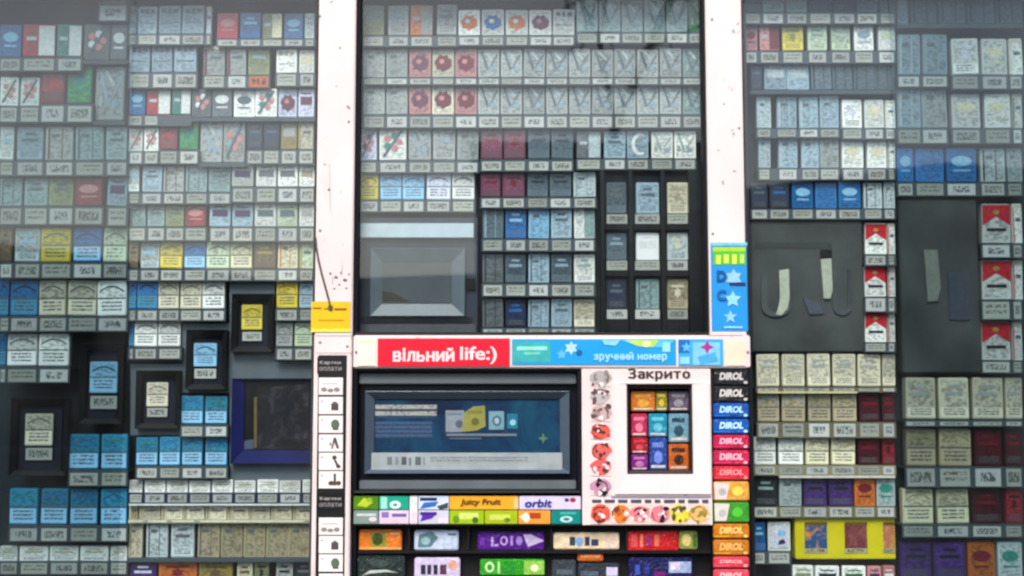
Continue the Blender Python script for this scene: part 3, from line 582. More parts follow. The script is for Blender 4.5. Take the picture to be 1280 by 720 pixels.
# ------------------------------------------------------------------ black nine-pocket case behind the middle pane
t = empty('pack_case', base(750, 212, 880, 414, .06)); tag(t, 'black upright case with nine pockets for single packs', 'display case')
box_px('backing', 751, 213, 881, 415, .1, .13, mat('0a0b0d', .35, grain=.1), t)
for x in (751, 786.5, 827, 862): box_px('divider', x, 213, x+(5 if x != 862 else 19), 415, .062, .0995, mat('0d0e11', .3, grain=.1), t)
for r, (a, b) in enumerate(((280, 287), (338, 345), (399, 415))):
    for (p, q) in ((756.5, 786), (792, 826.5), (832.5, 861.5)):
        box_px('shelf', p, a, q, b, .064, .0995, BLACK, t)
        box_px('price_tag', p+2, (a-12), q-2, a-.4, .0755, .077, TAGS[(r+int(p)) % 3], t, 0)
cases = [[('plain', 'SL', 'DG'), ('plain', 'GB', 'SL'), ('crest', 'CM', 'BE')], [('plain', 'SL', 'GB'), ('label', 'WW', 'WW'), ('crest', 'SV', 'CM')], [('plain', 'NV', 'SL'), ('tall', 'GT', 'SL'), ('crest', 'BE', 'CM')]]
for r, (a, b) in enumerate(((228, 267.5), (291, 325.5), (349, 386.5))):
    for k, (p, q) in enumerate(((758, 783), (795, 824), (834, 860))):
        pack(p, q, a, b, cases[r][k], 'black nine-pocket case', yf=.0782, jit=.3)

# ------------------------------------------------------------------ dark moulded panel in the right window
t = empty('moulded_panel', base(940, 276, 1079, 441, .06)); tag(t, 'dark grey moulded panel with two pale strips in the right window', 'display panel')
box_px('panel', 939, 276, 1079.5, 440, .075, .13, mat('414544', .6, grain=.4, gscale=7), t, .003)
box_px('groove', 944, 303, 1040, 311, .0742, .0755, mat('303432', .6), t, 0)
def ushape(x0, y0, x1, y1, w, arm):
    pts = [(x0, y0), (x0+w, y0)] + [((x0+x1)/2-((x1-x0)/2-w)*math.cos(a), y1-w*.8-10+(10)*math.sin(a)) for a in [i*PI/8 for i in range(9)]] + [(x1-w, arm), (x1, arm)]
    pts += [((x0+x1)/2+((x1-x0)/2)*math.cos(a), y1-12+12*math.sin(a)) for a in [i*PI/8 for i in range(9)]]
    return pts
bm = bmesh.new(); poly_px(bm, ushape(952, 345, 988, 396, 7, 338), .069, .0058); obj('loop_rim', bm, mat('505454', .5, grain=.3, gscale=14), t)
bm = bmesh.new(); poly_px(bm, [(974, 338), (986, 336), (987, 372), (984, 386), (977, 394), (970, 393), (973, 384), (975, 372)], .0665, .0023); obj('pale_strip', bm, mat('b8bca8', .5, grain=.12), t)
bm = bmesh.new(); poly_px(bm, [(1026, 324), (1039, 323), (1041, 362), (1038, 373), (1030, 373)], .0665, .008); obj('pale_strip', bm, mat('b0b4a0', .5, grain=.12), t)
box_px('clip', 1026, 312, 1040, 322, .066, .0745, BLACK, t)
bm = bmesh.new(); poly_px(bm, ushape(1041, 338, 1065, 394, 5, 336), .0695, .005); obj('loop_rim', bm, mat('484c50', .5, grain=.3, gscale=14), t)
bm = bmesh.new(); poly_px(bm, [(1004, 372), (1024, 378), (1030, 392), (1012, 393)], .0695, .005); obj('boss', bm, mat('444a58', .5), t)
t2 = empty('moulded_panel', base(1126, 250, 1220, 470, .06)); tag(t2, 'taller dark moulded panel with one pale strip in the far right bay', 'display panel')
box_px('panel', 1126, 249, 1224, 466, .075, .13, mat('414544', .6, grain=.4, gscale=7), t2, .003)
bm = bmesh.new(); poly_px(bm, [(1155, 312), (1172, 312), (1176, 360), (1172, 376), (1160, 377)], .0665, .008); obj('pale_strip', bm, mat('7c8076', .5), t2)
box_px('boss', 1186, 340, 1212, 400, .07, .0745, mat('3c4250', .4), t2)

# yellow three-window box in the right window
t = empty('yellow_display_box', base(993, 647, 1119, 698, .06)); tag(t, 'bright yellow counter box with three pictured packets', 'display box')
YEL = mat('d2c400', .4, grain=.08, gscale=20)
box_px('box', 994, 647, 1119, 699, .078, .13, YEL, t, .002)
for i, (a, b, c1, c2) in enumerate(((1006, 1034, '1c4a78', 'd8902c'), (1056, 1084, '6e2a30', '8a5048'), (1104, 1118, 'b06a50', 'd8a848'))):
    p = box_px('picture', a, 655, b, 691, .0765, .0785, photo(c1, c1, c2, 22+i), t, 0)
    box_px('picture_foot', a, 685.5, b, 691, .0757, .0764, smudge('a8a480', '585030', 9, 2, .5), p, 0)
    box_px('picture_head', a, 652.5, b, 656.5, .0757, .0764, mat('6a5010', .4), p, 0)

# ------------------------------------------------------------------ stickers and banners on the white posts
def sticker(name, x0, y0, x1, y1, yf, hx, label, cat, mats=None):
    o = box_px(name, x0, y0, x1, y1, yf, yf+.0008, mats or mat(hx, .4, grain=.06, gscale=20), None, 0, loc=base(x0, y0, x1, y1, yf)); return tag(o, label, cat)
def bars(parent, lst, yf, name='print', mk=None):
    bm = bmesh.new(); ms = []
    for i, (pts, hx) in enumerate(lst):
        if len(pts) == 4 and not isinstance(pts[0], tuple): x0, y0, x1, y1 = pts; pts = [(x0, y0), (x1, y0), (x1, y1), (x0, y1)]
        if hx not in ms: ms.append(hx)
        poly_px(bm, pts, yf-.00012*i-.0004, .0003, ms.index(hx))
    return obj(name, bm, [(mk or (lambda q: mat(q, .4, grain=.1, gscale=60)))(h) for h in ms], parent)
SF = -.0132
s = sticker('yellow_sticker', 389, 377, 438, 415, SF, 'f2b800', 'bright yellow sticker with faint print on the first white post', 'sticker')
bars(s, [((391, 384, 402, 386.5), 'a07000'), ((405, 385, 416, 387), 'a07000'), ((418, 385, 433, 388), '8a6000'), (circ(413, 385, 4, 4, 10), '6a6a10'), ((398, 399, 430, 401), 'd09a00'), ((389, 411, 438, 415), 'f6d84a')], SF-.0002)
bm = bmesh.new(); poly_px(bm, [(411.6, 205), (412.2, 205), (413.2, 262), (412.4, 262)], -.0126, .0004); obj('stain', bm, mat('a89c94', .6), K)
for x, y, r in ((411, 237, 2.2), (413, 342, 2), (420, 347, 2.4), (426, 341, 1.6), (431, 350, 2.6), (436, 343, 1.8), (424, 356, 1.7), (418, 361, 1.5), (433, 360, 1.6), (425, 60, 1.6), (420, 108, 1.2), (905, 130, 1.3), (918, 214, 1.4)):
    bm = bmesh.new(); poly_px(bm, [(x+r*random.uniform(.4, 1.3)*math.cos(a), y+r*random.uniform(.4, 1.3)*math.sin(a)) for a in [i*2*PI/9 for i in range(9)]], -.0126, .0004); obj('stain', bm, mat('6c6460', .6), K)
# cord hanging down the post
bm = bmesh.new(); tube_px(bm, [(394, 295), (395, 308), (398, 325), (402, 342), (407, 360), (411, 375), (413.5, 388)], -.0155, .0024)
c = obj('cord', bm, mat('4a4640', .6), None, P(413, 388, -.015)); tag(c, 'thin dark cord hanging down the white post to the yellow sticker', 'cord')
s = sticker('blue_sticker', 889, 303, 934, 414, SF, '1c8fd6', 'tall sky blue sticker with stars and green top on the second post', 'sticker')
bars(s, [((889, 303, 934, 307), '7cc4c8'), ((891, 309, 932, 316), 'a8d020'), ((891, 314, 932, 331), '58b83c'), ((895, 319, 901, 330), 'd8e850'), ((905, 318, 911, 329), 'd8e850'), ((915, 318, 921, 330), 'd8e850'), ((925, 318, 930, 329), 'c0e060'),
         (star(917, 347, 11, 6, .6), '90c4f0'), (star(916, 374, 11, 5, .5), '90d4f4'), (star(913, 396, 9), '8ccaf8'), ((912, 353, 932, 357), '1a2a6a'), ((905, 408, 928, 410), 'a0d8f8')], SF-.0002)
text('lettering', 'D', 896, 338, 908, 352, SF-.003, mat('0c4c90', .4, grain=0), s, .05)
text('lettering', 'C', 896, 362, 908, 376, SF-.003, mat('0c5ca0', .4, grain=0), s, .05)
s = sticker('red_banner', 472, 423, 637, 458, SF, 'd8062a', 'red banner with white lettering on the rail', 'banner')
text('lettering', 'вільний', 491, 434.5, 568, 452, SF-.0006, mat('f2d0d0', .4, grain=0), s, .02)
text('lettering', 'life:)', 575, 433, 621, 455, SF-.0006, mat('f2d0d0', .4, grain=0), s, .02)
s = sticker('blue_banner', 640, 424, 845, 456, SF, '1098d8', 'sky blue and teal banner on the rail beside the red banner', 'banner')
bars(s, [((641, 427, 688, 453), '38a8a8'), ((646, 433, 684, 437.5), '90e8d0'), ((655, 440, 675, 443), '70c8b8'), (star(714, 435, 9, 6, .55), 'b0d8f4'), (star(702, 443, 7, 5, .5), '58b8e8'), (circ(724, 441, 4, 4, 10), '0c5a90'),
         ([(775, 425), (845, 425), (832, 434), (800, 434)], '50c0e0'), ([(782, 425), (824, 425), (816, 434), (796, 432)], 'b8d858'), (circ(808, 430, 6, 4, 10), 'e8e0a0'), ((828, 428, 838, 440), '90d4f0'), ([(752, 425), (776, 425), (770, 432), (756, 431)], '80d0f0')], SF-.0002)
text('lettering', 'зручний номер', 742, 440, 834, 452.5, SF-.0024, mat('9ad8fa', .4, grain=0), s, .02)
s = sticker('pale_blue_banner', 848, 424, 904, 457, SF, '3aa4dc', 'small blue banner with a pink star at the end of the rail', 'banner')
bars(s, [((848, 425, 862, 441), '0c68b4'), (star(858, 434, 7), '60b8ec'), ((866, 428, 900, 456), '7cc4e8'), (star(884, 434, 9, 4, .45), 'a83088'), ([(872, 446), (894, 440), (898, 452), (876, 456)], '48a4d8'), ((850, 446, 862, 455), '88d0f0')], SF-.0002)
s = sticker('cream_card', 907, 426, 931, 457, SF, 'ecd8bc', 'blank cream card at the end of the banner rail', 'card')
s = sticker('white_card', 448, 424, 469, 457, SF, 'f0eccc', 'pale cream card glued before the red banner', 'card')
bars(s, [((450, 426, 467, 428), 'd8d8b0'), ((452, 444, 463, 450), 'e4f0d0')], SF-.0002)

# price list strip on the first post, below the yellow sticker
t = empty('price_list', base(396, 445, 431, 800, SF)); tag(t, 'long black and white picture list on the first white post', 'sign')
box_px('backing', 395.5, 444, 431.5, 800, SF, SF+.0008, mat('101010', .45), t, 0)
WP = mat('f0e2dc', .5, grain=.04, gscale=30)
def phone(k, x, y):   # little grey drawings of handsets and keys
    G = '4c4846'
    return [[(circ(x-8, y+4, 4, 3, 8), '8a8480'), (circ(x, y+5, 4, 2.5, 8), '8a8480'), (circ(x+8, y+4, 4, 3, 8), '8a8480'), ((x-11, y-4, x+9, y-3), 'b8b0ac')],
            [((x+1, y-3, x+10, y+6), G), ((x+3, y-5, x+8, y-3), '6a6664'), ((x-12, y-6, x-9, y-5), G)],
            [(circ(x+6, y, 5.5, 6.5, 9), '5a6a58'), ((x+3, y+5, x+10, y+7), G), ((x-12, y-6, x-9, y-5), G)],
            [([(x+1, y+7), (x+4, y-7), (x+7, y-7), (x+11, y+6), (x+8, y+7), (x+5, y-1), (x+3, y+7)], G), ((x-1, y-1, x+1, y+3), '6a6664'), ((x-12, y-6, x-9, y-5), G)],
            [(circ(x+5, y-5, 3, 3, 8), G), ([(x+4, y-2), (x+7, y-2), (x+11, y+5), (x+8, y+7)], G), (circ(x+10, y+6, 3, 2.5, 8), G), ((x-12, y-6, x-9, y-5), G)],
            [(circ(x+1, y+4, 4, 3, 8), '4a4428'), (circ(x+10, y+4, 3.4, 3, 8), '4a4428'), ((x+4, y-8, x+7, y+7), G), ((x-12, y-6, x-9, y-5), G)]][k]
y = 474
for blk, (hy, ys) in enumerate(((446, [472, 496, 519.5, 543, 566, 589]), (616, [647, 670, 693, 717, 740, 763]))):
    h = [468, 640][blk]
    hd = box_px('heading', 396.5, hy, 430.5, h-.5, SF-.0006, SF, mat('0c0c0e', .4), t, 0)
    text('lettering', 'Картки', 400, hy+5, 426, hy+10, SF-.0009, mat('b0aca8', .5, grain=0), hd, .01)
    text('lettering', 'оплати', 399, hy+12.5, 427, hy+17.5, SF-.0009, mat('8c8884', .5, grain=0), hd, .01)
    for k, yy in enumerate(ys):
        cell = box_px('cell', 398.5, yy, 428.5, yy+21.5, SF-.0006, SF, WP, t, 0)
        bars(cell, phone(k, 413, yy+11), SF-.0007)

# ------------------------------------------------------------------ big dark framed advertisement
t = empty('advert_frame', base(440, 460, 726, 616, 0)); tag(t, 'wide black frame with a dark blue advertisement of cigarette packs', 'advertising frame')
ring_px('outer_frame', (441.5, 461, 726.5, 616.5), (446, 465, 722, 613), -.012, .06, BLACK, t, .004)
box_px('mount', 446, 465, 722, 613, .03, .06, mat('0b0e1c', .3, grain=.1), t, 0)
for a, b in ((466, 480), (600.5, 612)): box_px('rail', 449, a, 720, b, .008, .0295, mat('5e666a', .35, grain=.1, gscale=15), t, .002)  # grey bars paint the sky's reflection on the frame's slopes
ring_px('bezel', (456, 489, 712, 592), (467, 499, 700, 583), .004, .0295, mat('4c5a68', .28, .3, grain=.06), t, .016)
p = box_px('poster', 467, 499, 700, 583, .024, .0295, photo('0a1c38', '0d2f4c', '10465e', 5, .3), t, 0)
l = box_px('ledge', 464, 566, 703, 588, .012, .0235, mat('9aa4a4', .3, grain=.12, gscale=25), t, .0015)
box_px('small_print', 538, 571, 660, 578, .0116, .0119, smudge('98a2a2', '747e80', 40, 4, .44, (0, 0), (1, 1), soft=.08, lines=2), l, 0)
bars(l, [((484, 571, 490, 581), '6c7478'), ((494, 571, 498, 581), '7c8488'), ((502, 571, 508, 581), '4c5458'), ((511, 572, 514, 582), '6c7478'), ((519, 571, 526, 581), '5c6468'), ((529, 572, 531, 581), '7c8488')], .0118)
box_px('small_print', 469, 506, 546, 522.5, .0236, .0239, smudge('123450', '98988c', 34, 9, .4, (.0, .0), (1, 1), soft=.06, lines=2), p, 0)
box_px('fine_print', 469, 527, 540, 548, .0236, .0239, smudge('0f2f4a', '2c4e74', 40, 12, .42, (0, 0), (1, 1), soft=.06, lines=4), p, 0)
bars(p, [((557, 513, 580, 540), '7c868e'), (circ(574, 530, 5, 5, 10), '4c5860'), ((559, 516, 578, 519), '5c7080'), ([(577, 540), (580, 516), (592, 508), (606, 507), (607, 533), (596, 538)], '858640'), (circ(594, 527, 5, 5, 10), '5c5c20'), ((584, 513, 603, 517), '70742c'),
         ((611, 514, 630, 537), '6c929c'), (circ(621, 526, 6, 7, 10), '3c6478'), (circ(621, 526, 3, 4, 10), '98acb4'), ((634, 517, 647, 536), '1c6a84'), (circ(641, 528, 4, 4, 9), '7cc0cc'), ((558, 542, 646, 545), '68747c'), ((562, 547, 602, 549), '4c5c68'), (star(679, 548, 7, 4, .4), '50745c')], .0238)

# ------------------------------------------------------------------ white framed little serving hatch with sticker borders
t = empty('hatch_surround', base(737, 460, 889, 656, 0)); tag(t, 'white panel framing the little serving hatch, with sticker borders', 'panel')
ring_px('panel', (727.5, 461, 889.5, 656.5), (784, 480.5, 866, 593), -.012, .05, WHITE, t, .001)
ring_px('raised_frame', (768, 478.5, 888, 618), (783.5, 480.3, 866.5, 593.5), -.016, -.0125, mat('e8d8d4', .4, grain=.05, gscale=6), t, .002)
ring_px('inner_trim', (784.5, 481, 865.5, 592.5), (787, 486, 862.5, 588), -.004, .05, mat('1c1210', .5), t, .002)
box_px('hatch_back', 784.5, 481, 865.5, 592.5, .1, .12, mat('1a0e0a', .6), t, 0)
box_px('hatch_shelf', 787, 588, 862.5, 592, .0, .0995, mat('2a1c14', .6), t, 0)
box_px('edge_line', 764, 620, 889, 622, -.0135, -.0125, mat('8a8494', .4), t, 0)
for nm, s_, x0, x1, yy0, yy1, cc in (('lettering', 'Закрито', 785, 863, 460.5, 476.5, '3a2c28'),): text(nm, s_, x0, yy0, x1, yy1, -.0128, mat(cc, .5, grain=0), t, .05)
# column and row of small coloured stickers (plain swirls in place of their pictures)
def swirl(x, y, w, h, c1, c2):
    out = [([(x+w*(.5+.56*random.uniform(.8, 1.1)*math.cos(a)), y+h*(.5+.54*random.uniform(.8, 1.05)*math.sin(a))) for a in [i*2*PI/11 for i in range(11)]], c1)]
    for k in range(9):
        cx, cy, r = x+w*random.uniform(.08, .92), y+h*random.uniform(.08, .92), w*random.uniform(.07, .18)
        out.append(([(cx+r*random.uniform(.5, 1.2)*math.cos(a), cy+r*random.uniform(.5, 1.2)*math.sin(a)) for a in [i*2*PI/7 for i in range(7)]], random.choice([c2, c2, 'f0dcd8', shade(c1, .8)])))
    for k in range(3):
        a0, r = random.uniform(0, 6), random.uniform(.34, .46); p = [(x+w*(.5+r*math.cos(a0+i*.3)), y+h*(.5+r*math.sin(a0+i*.3))) for i in range(5)]
        out.append((p+[(q[0]*.9+(x+w*.5)*.1, q[1]*.9+(y+h*.5)*.1+.6) for q in p[::-1]], c2))
    return out
names = ['topmost', 'second', 'third', 'fourth', 'fifth', 'sixth', 'lowest']
for i, (yy, c1, c2) in enumerate(((462, 'aca6a0', '6a4444'), (484, 'b4aca8', '5c4848'), (506, 'c0a4a0', '584444'), (528, 'e0584c', '54302c'), (553, 'e4645c', '4c3230'), (574, 'e05c5c', '443a3a'), (598, 'c08ca4', '141418'))):
    s = sticker('cartoon_sticker', 738, yy, 764, yy+21, -.0134, 'ecd0cc', 'small swirl sticker beside the hatch, %s of the upright strip' % names[i], 'sticker')
    s['group'] = 'upright strip of stickers beside the hatch'
    bars(s, swirl(739, yy, 24, 21, c1, c2), -.0136)
names = ['first', 'second', 'third', 'fourth', 'fifth', 'last']
for i, (xx, c1, c2, ds) in enumerate(((738, 'e05a48', '6a2c28', 'red'), (763, 'e0782c', '7a3820', 'orange'), (788, 'e88088', '181418', 'pink and black'), (813, 'e07c88', '1c181c', 'pink and dark'), (838, 'dcd040', '54482c', 'yellow'), (863, 'e8b468', '8c8438', 'peach'))):
    s = sticker('cartoon_sticker', xx, 630, xx+24, 655, -.0134, 'ecccc0', '%s swirl sticker, %s in the row under the hatch' % (ds, names[i]), 'sticker')
    s['group'] = 'row of stickers under the hatch'
    bars(s, swirl(xx, 631, 24, 23, c1, c2), -.0136)
ln = []; x = 740
while x < 884: w = random.uniform(6, 15); ln.append(((x, 624.5, x+w, 628.5), '4c4a58')); x += w+4
bars(t, ln, -.0126, 'lettering')
# goods in the hatch
def wrapper(hx):
    key = ('wrapper', hx)
    if key not in MC:
        m = mat(hx, .26, spec=.6, grain=.161, gscale=60, coat=.4); nt = m.node_tree; b = nt.nodes['Principled BSDF']
        geo = nt.nodes.new('ShaderNodeNewGeometry'); mp = nt.nodes.new('ShaderNodeMapping'); mp.inputs['Scale'].default_value = (1.6, 1, .8); n = nt.nodes.new('ShaderNodeTexNoise'); n.inputs['Scale'].default_value = 75; n.inputs['Detail'].default_value = 2; n.inputs['Distortion'].default_value = 1.5
        bu = nt.nodes.new('ShaderNodeBump'); bu.inputs['Strength'].default_value = .8; bu.inputs['Distance'].default_value = .004
        nt.links.new(geo.outputs['Position'], mp.inputs[0]); nt.links.new(mp.outputs[0], n.inputs['Vector']); nt.links.new(n.outputs['Fac'], bu.inputs['Height']); nt.links.new(bu.outputs[0], b.inputs['Normal'])
        MC[key] = m
    return MC[key]
def candy(x0, y0, x1, y1, yf, hx, label, name='candy_packet', cat='candy packet', inks=(), depth=.02, bev=.002, puff=0, group=None):
    X0, X1, Z0, Z1 = rect(x0, y0, x1, y1, yf)
    bm = bmesh.new(); add_box(bm, X0, X1, yf, yf+depth, Z0, Z1, bev, seg=3)
    o = obj(name, bm, wrapper(hx), None, ((X0+X1)/2, yf, Z0)); tag(o, label, cat, group)
    if inks: bars(o, inks, yf, mk=wrapper)
    return o
G9 = 'packets inside the serving hatch'
for (x0, y0, x1, y1, hx, ink, nm) in ((789, 489, 819, 514, 'c87014', 'e0a030', 'orange'), (820, 489, 834, 514, '7a7a18', 'd8b030', 'olive'), (836, 489, 861, 514, '5a4a60', '8a8a90', 'grey purple'),
                                 (789, 517, 809, 546, 'b81c4c', 'e07898', 'crimson'), (811, 517, 834, 546, '1888a8', '60c0d0', 'turquoise'), (836, 517, 861, 553, '6a98a8', '2c4c5c', 'pale blue'),
                                 (789, 547, 810, 567, '9a1420', 'd03848', 'deep red'), (789, 568, 810, 588, '7c2078', 'c070b0', 'purple'), (812, 547, 834, 588, '20408c', '6a80d0', 'royal blue'), (836, 555, 861, 588, 'c05c0c', '3a1c04', 'burnt orange')):
    w, h = x1-x0, y1-y0
    candy(x0, y0, x1, y1, .012+random.uniform(0, .003), hx, '%s packet in the little serving hatch' % nm, inks=[((x0+w*.15, y0+h*.15, x0+w*.8, y0+h*.3), ink), (circ(x0+w*.5, y0+h*.6, w*.25, h*.2, 10), ink), ((x0+w*.1, y0+h*.84, x0+w*.9, y0+h*.92), 'd0c8c0')], group=G9, depth=.03)
    if False: pass

# ------------------------------------------------------------------ chewing gum column
t = empty('gum_rack', base(889.5, 459, 938, 800, 0)); tag(t, 'narrow dark upright rack of chewing gum beside the hatch', 'rack')
box_px('back_plate', 890, 458, 938, 800, .004, .05, mat('1c1418', .5), t)
box_px('side_rail', 938.5, 458, 942, 800, -.01, .055, BLACK, t)
gum = [(461, 482, '16181a', 'c8c4c0', 'black'), (482, 503, '1c1a1c', 'd0ccc4', 'black'), (503, 523, '0c50a8', 'a8dcf8', 'blue'), (523, 543, '0c58b0', 'b8e4fc', 'blue'), (543, 562, 'c0184c', 'f4b0c0', 'crimson'), (562, 582, 'c41c4c', 'f4b0c0', 'crimson'), (582, 601, 'd82838', 'f48c94', 'red'),
       (601, 627, 'dca040', 'f0d8c0', 'amber and pink'), (627, 654, '3c9428', 'dce4d0', 'green and white'), (654, 674, 'c8780c', 'f0c870', 'orange'), (674, 695, 'c07418', 'e8b060', 'dull orange'), (695, 711, 'd83c4c', 'f4a0a4', 'light red'), (711, 733, 'e04858', 'f4b4b8', 'coral')]
cnt = {}
for (a, b, hx, ink, nm) in gum:
    cnt[nm] = cnt.get(nm, 0)+1
    lab = {('black', 1): 'black gum pack topmost on the upright rack', ('black', 2): 'black gum pack just above the blue ones', ('blue', 1): 'blue gum pack just under the black ones', ('blue', 2): 'blue gum pack just above the crimson ones', ('crimson', 1): 'crimson gum pack just under the blue ones', ('crimson', 2): 'crimson gum pack just above the red one'}.get((nm, cnt[nm]), nm+' gum pack on the upright rack by the hatch')
    g = candy(892, a+.8, 936.5, b-.8, -.008, hx, lab, 'gum_pack', 'gum pack', group='gum packs on the upright rack', depth=.0115, bev=.003)
    m_ = (a+b)/2
    if nm in ('amber and pink', 'green and white'): bars(g, [([(893, a+2), (912, a+3), (908, b-3), (894, b-3)], 'e8d0c8'), (circ(922, m_, 7, 6, 10), shade(hx, 1.3)), (circ(903, m_+1, 5, 5, 10), 'b0b4b0')], -.0081)
    else:
        bars(g, [(circ(932, b-4, 2.6, 1.8, 9), ink), ((893, b-4, 912, b-2.8), shade(hx, 1.4))], -.0081)
        text('lettering', 'DIROL', 899, a+4.5, 929, b-7, -.009, mat(ink, .4, grain=0), g, .05, .2)

# strip of printed cards above the sweets tray
def card(x0, y0, x1, y1, hx, label, inks, txt=None, yf=-.004):
    o = box_px('gum_card', x0, y0, x1, y1, yf, yf+.006, mat(hx, .35, grain=.08, gscale=40), None, .0008, loc=base(x0, y0, x1, y1, yf)); tag(o, label, 'gum card', 'printed gum cards above the sweets')
    if inks: bars(o, inks, yf)
    if txt:
        for q in txt: text('lettering', q[0], *q[1:5], yf-.0025, mat(q[5], .4, grain=0), o, .03, .15)
b_ = box_px('card_ledge', 442, 655.2, 726, 657.4, -.006, .05, BLACK, None, .0005, loc=base(442, 655, 726, 657, 0)); tag(b_, 'thin black ledge under the strip of gum cards', 'ledge')
card(442, 620, 473, 637, '4c7c10', 'dark green and lime card in upper strip', [([(446, 632), (455, 622), (466, 628), (458, 634)], 'b4cc28'), (circ(462, 625, 4, 3, 8), '8cb020')])
card(474, 620, 511, 637, '18a084', 'teal card with a white swirl in upper strip', [((476, 621, 484, 636), '98dcc8'), (circ(494, 631, 7, 5, 12), 'e4f4f0'), (circ(494, 631, 3, 2, 10), '18a084')])
card(512, 620, 522, 655, 'd8e0dc', 'narrow pale card in the gum strip', [((514, 640, 521, 654), 'e8c8d8')])
card(442, 638, 473, 655, '7c9088', 'grey card with pale print in lower strip', [((446, 642, 470, 645), 'c4d0c8'), (circ(466, 649, 5, 3, 9), 'e8ccd0')])
card(474, 638, 511, 655, 'd8c8dc', 'lilac card with purple print in lower strip', [((477, 640, 486, 647), '8470b0'), ((490, 642, 508, 646), '6c5c9c'), ((476, 648, 508, 654), 'f0c4d0')])
card(523, 620, 561, 637, 'd0d8ec', 'white card with navy print in upper strip', [((525, 622, 546, 626), '10285c'), ([(525, 636), (530, 628), (548, 627), (544, 633)], '2c68b8'), ([(546, 633), (560, 628), (560, 635), (550, 637)], '38404c')])
card(523, 638, 561, 655, 'c8c8d4', 'pale card with violet print in lower strip', [((525, 640, 546, 644), '401c8c'), ([(525, 652), (528, 644), (544, 644), (540, 648)], '5428a0'), ((548, 648, 560, 654), 'e8d8e8')])
card(562, 620, 648, 637, 'eca828', 'long amber card with dark fruit lettering', [((642, 622, 648, 636), 'f0c07c')], [('Juicy Fruit', 575, 623.5, 626, 633, '5a3410')])
card(562, 638, 605, 655, '98b810', 'lime green card, first of two in lower strip', [((574, 641, 598, 649), 'd0dc70'), (circ(594, 650, 4, 4, 9), '3c6c10'), (circ(570, 649, 4, 5, 9), '648c10')])
card(606, 638, 647, 655, 'a0b410', 'lime green card next to the orange one', [((612, 643, 638, 650), 'c8d458'), (circ(634, 650, 4, 3, 9), '5c8010')])
card(649, 620, 726, 637, 'd4ccec', 'lavender card with dark blue lettering', [(circ(716, 625, 4, 3, 9), 'a8283c'), ((706, 623, 711, 627), '3c2c4c')], [('orbit', 656, 624, 690, 634, '182880')])
card(648, 638, 688, 655, 'e89838', 'orange card with red print in lower strip', [([(649, 646), (658, 640), (664, 648), (658, 654)], 'f4dcc8'), ((662, 641, 676, 648), 'a8400c')])
card(689, 638, 726, 655, '0c8078', 'dark teal card with a white ring', [(circ(708, 649, 8, 4, 12), 'b8dcd8'), (circ(708, 649, 4, 2, 10), '0c8078'), ((700, 640, 720, 643), '40b0a0')])

# ------------------------------------------------------------------ sweets tray
t = empty('sweets_tray', base(446, 657, 889, 800, .02)); tag(t, 'black stepped tray of chocolate bars under the gum cards', 'tray')
box_px('back_plate', 446, 657.6, 889.5, 800, .045, .13, mat('100c0e', .45, grain=.2, gscale=20), t)
for a in (688.5, 722): box_px('step', 446.5, a, 889, a+3.5, .012, .0445, mat('161216', .4, grain=.1), t)
for x in (510, 584, 688, 782): box_px('divider', x, 658.5, x+2.5, 688, .014, .0445, mat('161216', .4), t)
def bar(x0, y0, x1, y1, hx, label, inks, txt=None):
    o = candy(x0, y0, x1, y1, .018, hx, label, 'chocolate_bar', 'chocolate bar', inks, .026, .003, group='chocolate bars on the black tray')
    for q in txt or []: text('lettering', q[0], *q[1:5], .0155, mat(q[5], .4, grain=0), o, .04, .15)
bar(449, 662, 502, 687, 'e07820', 'orange bar with dark green blotch, first on the upper step', [([(462, 666), (482, 664), (484, 684), (464, 684)], '8c8828'), (circ(472, 674, 7, 8, 10), '3c4c14'), ((488, 666, 500, 668), 'f0b880'), ((449, 684, 502, 687), 'f0a858')])
bar(518, 663, 573, 688, 'c0d0e8', 'pale blue bar with a grey-green swirl', [([(522, 684), (524, 668), (540, 664), (548, 672), (538, 684)], '587c84'), (circ(532, 676, 6, 5, 10), '90b0b4'), ((560, 667, 570, 669), '504c78')])
bar(597, 665, 680, 688, '4c1080', 'purple bar with white lettering', [([(654, 668), (664, 668), (680, 676), (660, 684)], 'b8a8cc'), ((600, 672, 606, 682), '6c28a0'), ((614, 671, 617, 683), 'b494d8'), ((618, 680, 623, 683), 'b494d8'), (circ(630, 676, 5, 6, 12), 'b494d8'), (circ(630, 676, 2.6, 3.6, 12), '4c1080'), ((638, 670, 641, 682), 'a484cc'), (circ(649, 676, 4, 6, 12), '9878c8')], None)
bar(692, 666, 774, 687, 'e8d0ac', 'cream bar with dark blue lettering', [((758, 669, 772, 684), 'eccfb8'), (circ(722, 676, 7, 7, 10), '88b0d4')], [('Bon', 712, 670, 732, 682, '28304c'), ('bel', 734, 671, 748, 682, '28304c')]) if False else bar(692, 666, 774, 687, 'e8d0ac', 'cream bar with dark blue print', [((758, 669, 772, 684), 'eccfb8'), ((712, 671, 719, 682), '38404c'), (circ(724, 677, 5, 6, 10), '7ca8d0'), ((731, 671, 737, 682), '283450'), ((739, 674, 748, 682), '303c58')])
bar(784, 664, 848, 689, 'c01418', 'red bar with pale letters', [((789, 668, 797, 684), 'd85050'), ((800, 668, 804, 684), 'e07860'), ((808, 670, 814, 682), '8c2870'), ((818, 669, 824, 683), 'd86850')])
bar(849, 664, 872, 687, '8c9440', 'short olive green bar next to the red bar', [(circ(858, 675, 6, 8, 10), 'd8c47c'), ((866, 668, 871, 684), '3c6c28')])
bar(447, 694, 506, 722, '22302c', 'dark bar with a pale arc on the lower step', [([(452, 720), (462, 713), (482, 712), (498, 716), (482, 715), (462, 717)], 'c0c8bc'), (circ(474, 704, 12, 5, 12), '3c4c48')])
